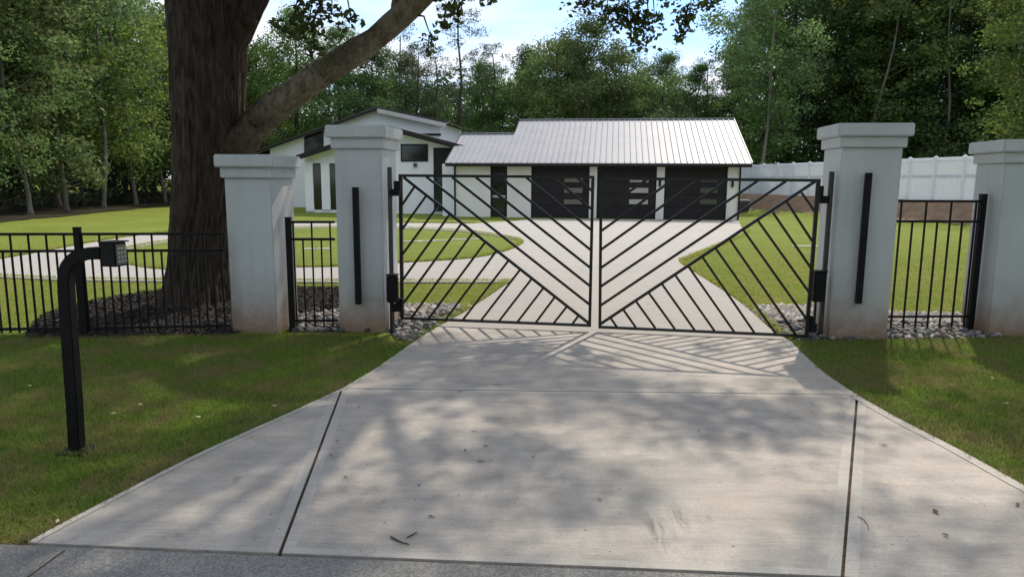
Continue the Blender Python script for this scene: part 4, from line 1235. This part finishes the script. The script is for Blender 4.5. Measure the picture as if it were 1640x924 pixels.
# behind the house
HB = ((350, 60, 'round', .92), (420, 58, 'round', .86), (480, 56, 'broad', .82), (545, 58, 'broad', .78), (600, 60, 'broad', .76), (655, 66, 'broad', .74), (880, 60, 'round', .85), (935, 58, 'round', .88), (990, 60, 'round', .84), (830, 64, 'broad', .7), (1050, 62, 'broad', .68), (1105, 64, 'broad', .58), (770, 68, 'broad', .62), (700, 70, 'broad', .66), (1020, 72, 'broad', .78), (910, 72, 'broad', .84))
HL = [q for q in HB if q[0] < 690 and q[1] <= 66]
HR = [q for q in HB if q[0] > 690 and q[1] <= 64]
for row in HB:
    lab = ("broadleaf tree behind the white gabled wing and the oak limb, " + nth(HL, row) + " from the left") if row in HL else \
          ("broadleaf tree behind the pale metal garage roof, " + nth(HR, row) + " from the left") if row in HR else "broadleaf tree far behind the house, half hidden by nearer crowns"
    place_tree(row[2], *px_place(row[0], row[1]), lab, GB, row[3])
for row in PN:
    place_tree('pine', *px_place(row[0], row[1]), "thin see-through pine behind the house roofs, " + nth(PN, row) + " pine from the left", GB, row[2])
for px, Y, s in [(360 + 48 * i + random.uniform(-12, 12), random.uniform(52, 62), random.uniform(1.0, 1.5)) for i in range(17)]:
    place_tree('shrub', *px_place(px, Y), "dark undergrowth shrub behind the house roofs", GB, s)
# right wood
RB = ((1160, 62, 'broad', .6), (1220, 60, 'broad', 1.1), (1290, 62, 'broad', 1.25), (1360, 60, 'broad', 1.25), (1440, 60, 'broad', 1.25), (1520, 57, 'broad', 1.25), (1600, 55, 'broad', 1.2), (1690, 50, 'broad', 1.15), (1250, 70, 'broad', 1.4), (1330, 72, 'round', 1.6), (1400, 70, 'broad', 1.5), (1480, 69, 'round', 1.6), (1560, 66, 'broad', 1.5), (1650, 62, 'broad', 1.5), (1760, 56, 'broad', 1.3))
RF = [q for q in RB[:7]]
for row in RB:
    place_tree(row[2], *px_place(row[0], row[1]), ("tall broadleaf tree in the front of the wood beyond the vinyl fence, " + nth(RF, row) + " from left") if row in RF
               else "broadleaf tree deep in the right wood, hidden for the most part by nearer trees", GR_, row[3])
for row in RL_:
    place_tree('light', *px_place(row[0], row[1]), "young light-leaved tree just beyond the white vinyl fence, " + nth(RL_, row) + " from the left", GR_, row[2], row[3])
for px, Y, s in [(1190 + 45 * i + random.uniform(-12, 12), 60 - i * .6 + random.uniform(-1, 3), random.uniform(1.3, 1.9)) for i in range(13)]:
    place_tree('shrub', *px_place(px, Y), "dark undergrowth shrub just beyond the white vinyl fence", GR_, s)
# unseen row added behind the viewer: blocks sky so the pillar fronts darken
for x, y, s_ in ((-24, -12, .9), (-17, -10, .85), (-10.5, -11.5, .9), (-4, -9.5, .85), (2.5, -11, .9), (9, -9.5, .85), (15.5, -11.5, .9), (22, -10, .9)):
    place_tree('broad', x, y, "unseen broadleaf tree added behind the viewer to block sky from the pillars", GX, s_)
for x in range(-26, 27, 4):
    place_tree('shrub', x + random.uniform(-1, 1), -13 + random.uniform(-1, 1), "unseen shrub added behind the viewer to block sky from the pillars", GX, 1.1)
# the far wood that closes every gap: one uncountable mass
r = np.random.default_rng(5)
cs, rs = [], []
for i in range(1500):
    a = r.uniform(-62, 62); Y = r.uniform(76, 92)
    cs.append(np.array([math.tan(rad(a)) * 70 if abs(a) > 40 else math.tan(rad(a)) * Y, Y if abs(a) < 50 else Y * .8, hgt(0, 80) + r.uniform(.3, 11.5)])); rs.append(r.uniform(1.3, 2.3))
P, Nn = clumps(cs, rs, 42, r)
v, f = leaf_cloud(P, Nn, .42, r, .4, .7)
tag(link_mesh("far_wood", np_mesh("far_wood", v, 4, f, M['leaf_shrub'])), kind='stuff', label="far dark wood closing the view behind all the trees")

# ------------------------------------------------------------------ the big oak
oY = 9.6
def op(x, y, Y=oY): return at_depth(x, y, Y)
ob = gnd(318, 489)
oak = thing("oak_tree", "huge old oak with thick dark trunk and long limb over the driveway at the left", "tree", ob)
def oak_trunk():
    stations = [(318, 496, 63), (318, 478, 54), (319, 455, 49), (320, 425, 47), (325, 380, 48), (331, 330, 50), (334, 280, 52), (335, 230, 53), (334, 180, 54), (332, 130, 55), (332, 85, 56), (333, 40, 58), (335, 0, 62)]
    seg = 150; vs = []
    for (x, y, rp) in stations: pass
    # dense interpolation
    S = []
    for (a, b) in zip(stations[:-1], stations[1:]):
        for k in range(9):
            t = k / 9; S.append(tuple(p + (q - p) * t for p, q in zip(a, b)))
    S.append(stations[-1])
    for (x, y, rp) in S:
        c = op(x, y); r0 = rp / F_PX * oY
        flare = max(0, 1 - (c.z - 0) / .55)
        for k in range(seg):
            th = 2 * math.pi * k / seg
            q = Vector((math.cos(th), math.sin(th), 0))
            big = .07 * mnoise.noise(Vector((q.x * 1.5, q.y * 1.5, c.z * .5)))
            wz = .35 * mnoise.noise(Vector((q.x * 3, q.y * 3, c.z * 1.6)))
            r1 = abs(mnoise.noise(Vector((q.x * 8 + wz, q.y * 8 + wz, c.z * .9)))); r2 = abs(mnoise.noise(Vector((q.x * 17 + wz * 2, q.y * 17, c.z * 2.4))))
            ridge = .055 * min(1, r1 * 3.2) - .06 + .028 * min(1, r2 * 3) + .012 * mnoise.noise(Vector((q.x * 22, q.y * 22, c.z * 14)))
            fl = flare * .22 * max(0, math.sin(5 * th + 1.0)) + flare * .05
            vs.append(c + q * r0 * (1 + big + ridge + fl))
    fs = [(i * seg + k, i * seg + (k + 1) % seg, (i + 1) * seg + (k + 1) % seg, (i + 1) * seg + k) for i in range(len(S) - 1) for k in range(seg)]
    return MB().add(vs, fs, 0, True)
oak_trunk().build("trunk", M['bark'], oak)
def limb(pts, seg=20, wob=.16, seed=0, nm="limb", mat=None):
    """pts: (px, py, depth, pixel radius)"""
    P, Rr = [], []
    for a, b in zip(pts[:-1], pts[1:]):
        for k in range(4):
            t = k / 4; q = [u_ + (w_ - u_) * t for u_, w_ in zip(a, b)]
            P.append(op(q[0], q[1], q[2])); Rr.append(q[3] / F_PX * q[2])
    q = pts[-1]; P.append(op(q[0], q[1], q[2])); Rr.append(q[3] / F_PX * q[2])
    # smooth the path
    for _ in range(2): P = [P[0]] + [(P[i - 1] + P[i] * 2 + P[i + 1]) / 4 for i in range(1, len(P) - 1)] + [P[-1]]
    return MB().tube(P, Rr, seg, wob=wob, seed=seed).build(nm, mat or M['bark_limb'], oak)
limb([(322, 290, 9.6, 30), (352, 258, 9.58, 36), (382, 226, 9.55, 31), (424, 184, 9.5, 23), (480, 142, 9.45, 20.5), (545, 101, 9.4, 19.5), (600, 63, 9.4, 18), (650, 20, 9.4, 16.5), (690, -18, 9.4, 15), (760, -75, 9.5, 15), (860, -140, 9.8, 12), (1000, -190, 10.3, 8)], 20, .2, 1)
limb([(634, 32, 9.4, 6), (632, 12, 9.4, 6.5), (636, -10, 9.4, 6), (650, -60, 9.5, 5)], 10, .15, 2)
limb([(345, 100, 9.6, 28), (378, 50, 9.6, 26), (404, 8, 9.6, 19), (424, -30, 9.6, 17), (470, -100, 9.8, 16), (560, -190, 10.3, 11)], 16, .18, 3, mat=M['bark'])
limb([(318, 40, 9.6, 44), (300, -20, 9.6, 36), (270, -90, 9.7, 28), (220, -190, 10, 18)], 16, .18, 4, mat=M['bark'])
kn = op(404, 36, 9.45)
MB().tube([kn + Vector((-.1, 0, 0)), kn + Vector((-.02, 0, .0)), kn + Vector((.03, 0, .0)), kn + Vector((.055, 0, 0))], [.075, .08, .06, .02], 10, wob=.4, seed=9).build("knot", M['bark'], oak)

# sprays of leaves that hang into the top of the picture (own depth each)
r = np.random.default_rng(77)
cs, rs = [], []
def spray(px, py, rp, Y, n, stem_from):
    """a drooping twig cluster centred near a pixel, of pixel radius rp, depth Y"""
    c0 = op(px, py, Y); s0 = op(*stem_from)
    R = rp / F_PX * Y
    tw = MB()
    tw.tube([s0, (s0 + c0) / 2 + Vector((0, 0, .12)), c0], [.018, .012, .006], 5, cap=False)
    for k in range(n):
        d = Vector(r.normal(size=3)) * R * .5; d.z *= .8
        c = c0 + d
        tw.tube([c0, (c0 + c) / 2 + Vector((0, 0, .04)), c], [.006, .004, .002], 4, cap=False)
        cs.append(np.array(c)); rs.append(r.uniform(.06, .13))
    tw.build("twig", M['bark'], oak)
spray(492, 46, 38, 9.0, 22, (520, -60, 9.2)); spray(472, 22, 30, 9.1, 12, (500, -80, 9.3)); spray(532, 24, 28, 8.9, 9, (530, -70, 9.1))
spray(505, 78, 26, 9.0, 12, (498, 46, 9.0)); spray(562, 30, 18, 9.2, 4, (545, -40, 9.2)); spray(515, 8, 30, 9.1, 10, (520, -70, 9.2))
spray(720, 12, 22, 9.3, 14, (760, -70, 9.5)); spray(712, 40, 12, 9.3, 5, (716, 10, 9.3)); spray(775, -2, 12, 9.3, 5, (790, -60, 9.5)); spray(690, 60, 14, 9.3, 3, (668, 25, 9.4)); spray(685, 85, 6, 9.3, 2, (690, 60, 9.3))
spray(935, 8, 24, 10.2, 14, (930, -90, 10.4)); spray(975, 22, 30, 10.3, 22, (960, -80, 10.4)); spray(1010, 38, 28, 10.3, 22, (1000, -70, 10.4)); spray(1040, 50, 22, 10.3, 14, (1030, -60, 10.4))
spray(1005, 10, 30, 10.4, 16, (1000, -80, 10.4)); spray(1048, 25, 16, 10.3, 8, (1040, -60, 10.4)); spray(1010, 75, 22, 10.3, 8, (1010, 40, 10.3))
spray(1105, 15, 24, 10.2, 16, (1120, -80, 10.4)); spray(1098, 38, 14, 10.2, 9, (1104, 10, 10.2)); spray(1140, 5, 18, 10.2, 10, (1140, -70, 10.3)); spray(1094, 60, 10, 10.2, 5, (1098, 40, 10.2)); spray(1070, -2, 20, 10.2, 8, (1080, -70, 10.3))
spray(1330, -6, 26, 11, 14, (1340, -90, 11)); spray(1420, -4, 30, 11, 16, (1430, -90, 11)); spray(1500, -8, 30, 11, 14, (1500, -90, 11)); spray(1250, -10, 22, 11, 8, (1260, -90, 11)); spray(1590, 0, 30, 11, 14, (1600, -90, 11))
spray(20, 10, 28, 9.3, 16, (30, -90, 9.5)); spray(70, -5, 30, 9.3, 14, (80, -90, 9.5))
P, Nn = [], []
P, Nn = clumps(cs, rs, 330, r, .8)
v, f = leaf_cloud(P, Nn, .09, r, .3, .6)
base = np.array(wloc(oak))
link_mesh("hanging_leaves", np_mesh("hanging_leaves", v - base, 4, f, M['leaf_oak']), oak)

# canopy overhead: unseen leaf clumps set out by where shade should fall, thinned for sun
r = np.random.default_rng(123)
def canopy(targets, hrange, maxY, n_clump, rr, per, density):
    cs, rs = [], []
    tries = 0
    while len(cs) < n_clump and tries < 60000:
        tries += 1
        gx, gy = r.uniform(targets[0], targets[1]), r.uniform(targets[2], targets[3])
        if r.uniform() > density(gx, gy): continue
        h = r.uniform(*hrange)
        c = np.array([gx + SHIFT[0] * h, gy + SHIFT[1] * h, h]); R = r.uniform(*rr)
        x, y = proj(c)
        if y > -(R / c[1] * F_PX) - 8 and -200 < x < 1840: continue
        cs.append(c); rs.append(R)
    return cs, rs
def dens(gx, gy):
    d = 1.0
    P = (gx, gy)
    if 0.7 < gx < 3.3 and 5.9 < gy < 7.6: d = 0.05            # sun reaches the gate's own shadow here
    if (-1.6 < gx < .7 and gy > 7.5) or (.7 <= gx < 3.4 and gy > 7.15): d = 0.03
    if 3.7 < gx < 5.4 and gy > 6.6: d = 0.05
    if 0.6 < gx < 2.6 and 2.6 < gy < 4.6: d = .38
    if 2.0 < gx < 3.6 and 3.2 < gy < 4.6: d = .35
    if gx < -1.8 and 3 < gy < 7: d = .7
    if -3.2 < gx < -1.8 and 5.4 < gy < 6.6: d = .4
    if -1.4 < gx < -.5 and 4.4 < gy < 5.2: d = .4
    if .2 < gx < 1.2 and 4.6 < gy < 5.4: d = .4
    return d
csO, rsO = canopy((-9, 1.6, -5, 7.5), (6.2, 10.5), 13, 390, (.3, .75), 0, dens)
csT, rsT = canopy((1.0, 10, -5, 7.5), (6.0, 11.0), 16, 260, (.3, .75), 0, dens)
def crown_mesh(cs, rs, per, leaf, seed, mat, base):
    rr = np.random.default_rng(seed)
    P, Nn = clumps(cs, rs, per, rr, .7)
    v, f = leaf_cloud(P, Nn, leaf, rr, .4, .6)
    return np_mesh("crown", v - np.array(base), 4, f, mat)
link_mesh("crown", crown_mesh(csO, rsO, 640, .12, 3, M['leaf_oak'], wloc(oak)), oak)
# second shade tree whose trunk stands just outside the right edge of the picture
t2p = Vector((11.8, 14.5, 0))
t2 = thing("broadleaf_tree", "overhanging broadleaf tree at the right whose leaves hang into the top right corner", "tree", t2p)
link_mesh("crown", crown_mesh(csT, rsT, 580, .12, 4, M['leaf_oak'], t2p), t2)
mbt = MB(); mbt.tube([t2p, t2p + up * 2, t2p + up * 5 + Vector((-.3, 0, 0)), t2p + up * 9 + Vector((-.8, .2, 0)), t2p + up * 12.5 + Vector((-1, .2, 0))], [.42, .32, .27, .18, .05], 14, wob=.2)
mbt.build("trunk", M['bark'], t2)
lb = MB()
for i in range(0, len(csT), 12):
    c = Vector(csT[i]); s_ = t2p + Vector((-.5, .1, max(4.0, c.z - 3)))
    lb.tube([s_, (s_ + c) / 2 + up * .4, c], [.09, .05, .015], 6, cap=False)
lb.build("branches", M['bark'], t2)
lb = MB()
hub = op(1000, -190, 10.3); hub2 = op(560, -190, 10.3); hub3 = op(220, -190, 10)
for i in range(0, len(csO), 10):
    c = Vector(csO[i]); s_ = min((hub, hub2, hub3), key=lambda q: (q - c).length)
    lb.tube([s_, (s_ + c) / 2 + up * .3, c], [.07, .04, .012], 6, cap=False)
lb.build("branches", M['bark'], oak)

# ------------------------------------------------------------------ grass blades
def blades(name, poly, dens_, hh, w, mat, seed, label, excl=(), fade=None):
    r = np.random.default_rng(seed)
    xs = [p[0] for p in poly]; ys = [p[1] for p in poly]
    area = (max(xs) - min(xs)) * (max(ys) - min(ys))
    X, Y = scatter(poly, int(area * dens_), r)
    for e in excl:
        k = ~pip(X, Y, e); X, Y = X[k], Y[k]
    if fade:
        k = r.uniform(size=len(Y)) < np.clip((fade[1] - Y) / (fade[1] - fade[0]), 0, 1) ** 1.5; X, Y = X[k], Y[k]
    n = len(X); a = r.uniform(0, 2 * np.pi, n); h = hh * r.uniform(.5, 1.3, n)
    ca, sa = np.cos(a), np.sin(a)
    lean = r.normal(size=(n, 2)) * (h * .55)[:, None]
    z = np.zeros(n)
    v = np.stack([np.stack([X - ca * w, Y - sa * w, z], 1), np.stack([X + ca * w, Y + sa * w, z], 1), np.stack([X + lean[:, 0], Y + lean[:, 1], h], 1)], 1).reshape(-1, 3)
    f = np.arange(3 * n).reshape(-1, 3)
    tag(link_mesh(name, np_mesh(name, v, 3, f, mat)), kind='stuff', label=label)
    return n
lp = [(p.x, p.y) for p in le + llow] + [(p.x, p.y) for p in (road_a - dr_ * .03, road_a - dr_ * 5.5)] + [(-8.6, 7.75), (-5.3, 7.6)] + [(p.x, p.y) for p in G((100, 541), (370, 537), (545, 537), (600, 541), (650, 556))]
rp = [(p.x, p.y) for p in re + rlow] + [(5.2, 3.0), (7.5, 3.4), (7.5, 7.9)] + [(p.x, p.y) for p in G((1640, 540), (1560, 543), (1415, 545), (1290, 546))]
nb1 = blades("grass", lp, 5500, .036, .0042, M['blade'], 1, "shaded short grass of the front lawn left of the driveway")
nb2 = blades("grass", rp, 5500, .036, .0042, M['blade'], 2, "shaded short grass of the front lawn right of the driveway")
og = [(p.x, p.y) for p in G(*outer)]
ig = [(p.x, p.y) for p in G(*isl)]
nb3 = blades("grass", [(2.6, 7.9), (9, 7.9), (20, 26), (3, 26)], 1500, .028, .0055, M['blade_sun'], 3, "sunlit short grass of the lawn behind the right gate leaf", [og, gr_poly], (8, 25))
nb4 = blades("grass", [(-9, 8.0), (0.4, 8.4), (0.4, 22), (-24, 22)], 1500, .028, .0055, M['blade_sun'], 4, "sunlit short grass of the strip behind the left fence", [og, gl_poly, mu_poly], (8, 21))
def edge_tufts(poly, per_m, seed, mat, h0, label, y_max=60, closed=True, side=1):
    r = np.random.default_rng(seed); XS, YS = [], []
    n = len(poly)
    for i in range(n if closed else n - 1):
        a, b = np.array(poly[i][:2]), np.array(poly[(i + 1) % n][:2]); L = np.linalg.norm(b - a)
        if L < 1e-4 or max(a[1], b[1]) > y_max or (closed and L > 3 and min(a[1], b[1]) < 8.5): continue
        k = int(L * per_m) + 1; t = r.uniform(size=k)[:, None]
        nrm = np.array([-(b - a)[1], (b - a)[0]]) / L
        p = a + (b - a) * t + nrm * (side * np.abs(r.normal(size=k)) * .055)[:, None]
        XS.append(p[:, 0]); YS.append(p[:, 1])
    X, Y = np.concatenate(XS), np.concatenate(YS)
    n = len(X); a = r.uniform(0, 2 * np.pi, n); h = h0 * r.uniform(.5, 1.5, n); w = .004 + .0004 * Y
    ca, sa = np.cos(a), np.sin(a); lean = r.normal(size=(n, 2)) * (h * .5)[:, None]; z = np.zeros(n)
    v = np.stack([np.stack([X - ca * w, Y - sa * w, z], 1), np.stack([X + ca * w, Y + sa * w, z], 1), np.stack([X + lean[:, 0], Y + lean[:, 1], h], 1)], 1).reshape(-1, 3)
    tag(link_mesh("grass", np_mesh("grass", v, 3, np.arange(3 * n).reshape(-1, 3), mat)), kind='stuff', label=label)
def orient(poly):
    return 1 if sum(poly[i - 1][0] * poly[i][1] - poly[i][0] * poly[i - 1][1] for i in range(len(poly))) < 0 else -1
lawn_edge = [p for p in og if p[1] > 8.6]
edge_tufts(og, 420, 11, M['blade_sun'], .06, "grass tufts along the edge of the driveway loop", 30, True, orient(og))
edge_tufts(ig, 420, 12, M['blade_sun'], .06, "grass tufts along the edge of the grass island", 30, True, -orient(ig))
edge_tufts([(p.x, p.y) for p in le + llow], 900, 13, M['blade'], .045, "grass tufts along the left edge of the apron", 30, False, -1)
edge_tufts([(p.x, p.y) for p in re + rlow], 900, 14, M['blade'], .045, "grass tufts along the right edge of the apron", 30, False, 1)
print("blades", nb1, nb2, nb3, nb4)

# ------------------------------------------------------------------ litter on the concrete and the lawn
def leaf_thing(px, py, L, mat, label, cat, nm, z=ZD + .004, ang=None, w=.5, curl=.25):
    p = gnd(px, py, z); a = random.uniform(0, 6.28) if ang is None else ang
    u_ = Vector((math.cos(a), math.sin(a), 0)); v_ = Vector((-u_.y, u_.x, 0))
    mb = MB(); n = 6; L_, R_ = [], []
    for i in range(n + 1):
        t = i / n; q = math.sin(math.pi * min(.98, max(.03, t))) ** .8 * w * L * .5
        cc = p + u_ * (t - .5) * L + up * (.003 + curl * L * (t - .5) ** 2)
        L_.append(cc + v_ * q + up * q * curl); R_.append(cc - v_ * q + up * q * curl)
    mb.add(L_ + R_, [(i, i + 1, n + 1 + i + 1, n + 1 + i) for i in range(n)], 0, True)
    mb.prism([p - u_ * L * .5 + v_ * .001, p - u_ * L * .75 + v_ * .001, p - u_ * L * .75 - v_ * .001, p - u_ * L * .5 - v_ * .001], up * .003)
    return tag(mb.build(nm, mat, None, p, fix=False), label, cat, "fallen leaves and bits on the ground")
for px, py, L in ((777, 714, .035), (769, 739, .045), (745, 721, .035), (690, 827, .04), (553, 764, .035), (671, 778, .03), (530, 729, .03), (1416, 713, .05), (1498, 819, .06), (1630, 808, .05), (931, 579, .04), (540, 706, .035), (1515, 857, .04), (760, 691, .035), (855, 731, .03), (575, 652, .035), (1120, 690, .03), (960, 800, .03)):
    leaf_thing(px, py, L * .8, M['dead_leaf'], "small dark fallen leaf or acorn bit lying on the concrete apron", "fallen leaf", "fallen_leaf")
for px, py in ((318, 668), (440, 650), (225, 648), (590, 607), (1590, 606), (1612, 646), (182, 662), (92, 835), (400, 700), (48, 618)):
    leaf_thing(px, py, .042, M['pale_leaf'], "small pale fallen leaf lying on the front lawn", "fallen leaf", "fallen_leaf", z=.03)
def twig(pts, w, label):
    P = [gnd(x, y, ZD + .006) for x, y in pts]
    o = MB().tube(P, [w, w * 1.1, w * .8, w * .5][:len(P)], 6).build("twig", M['dead_leaf'], None, P[0])
    tag(o, label, "twig", "twigs lying on the apron")
twig([(626, 859), (633, 863), (644, 868), (655, 871)], .0045, "dark twig lying on the apron near the road, left of a smaller forked one")
twig([(652, 860), (660, 856), (668, 851)], .003, "small forked dark twig on the apron right of a longer twig")
twig([(1374, 826), (1384, 832), (1390, 840), (1391, 848)], .002, "thin curled twig on the apron right of the right joint")
print("SCENE DONE", len(bpy.data.objects))
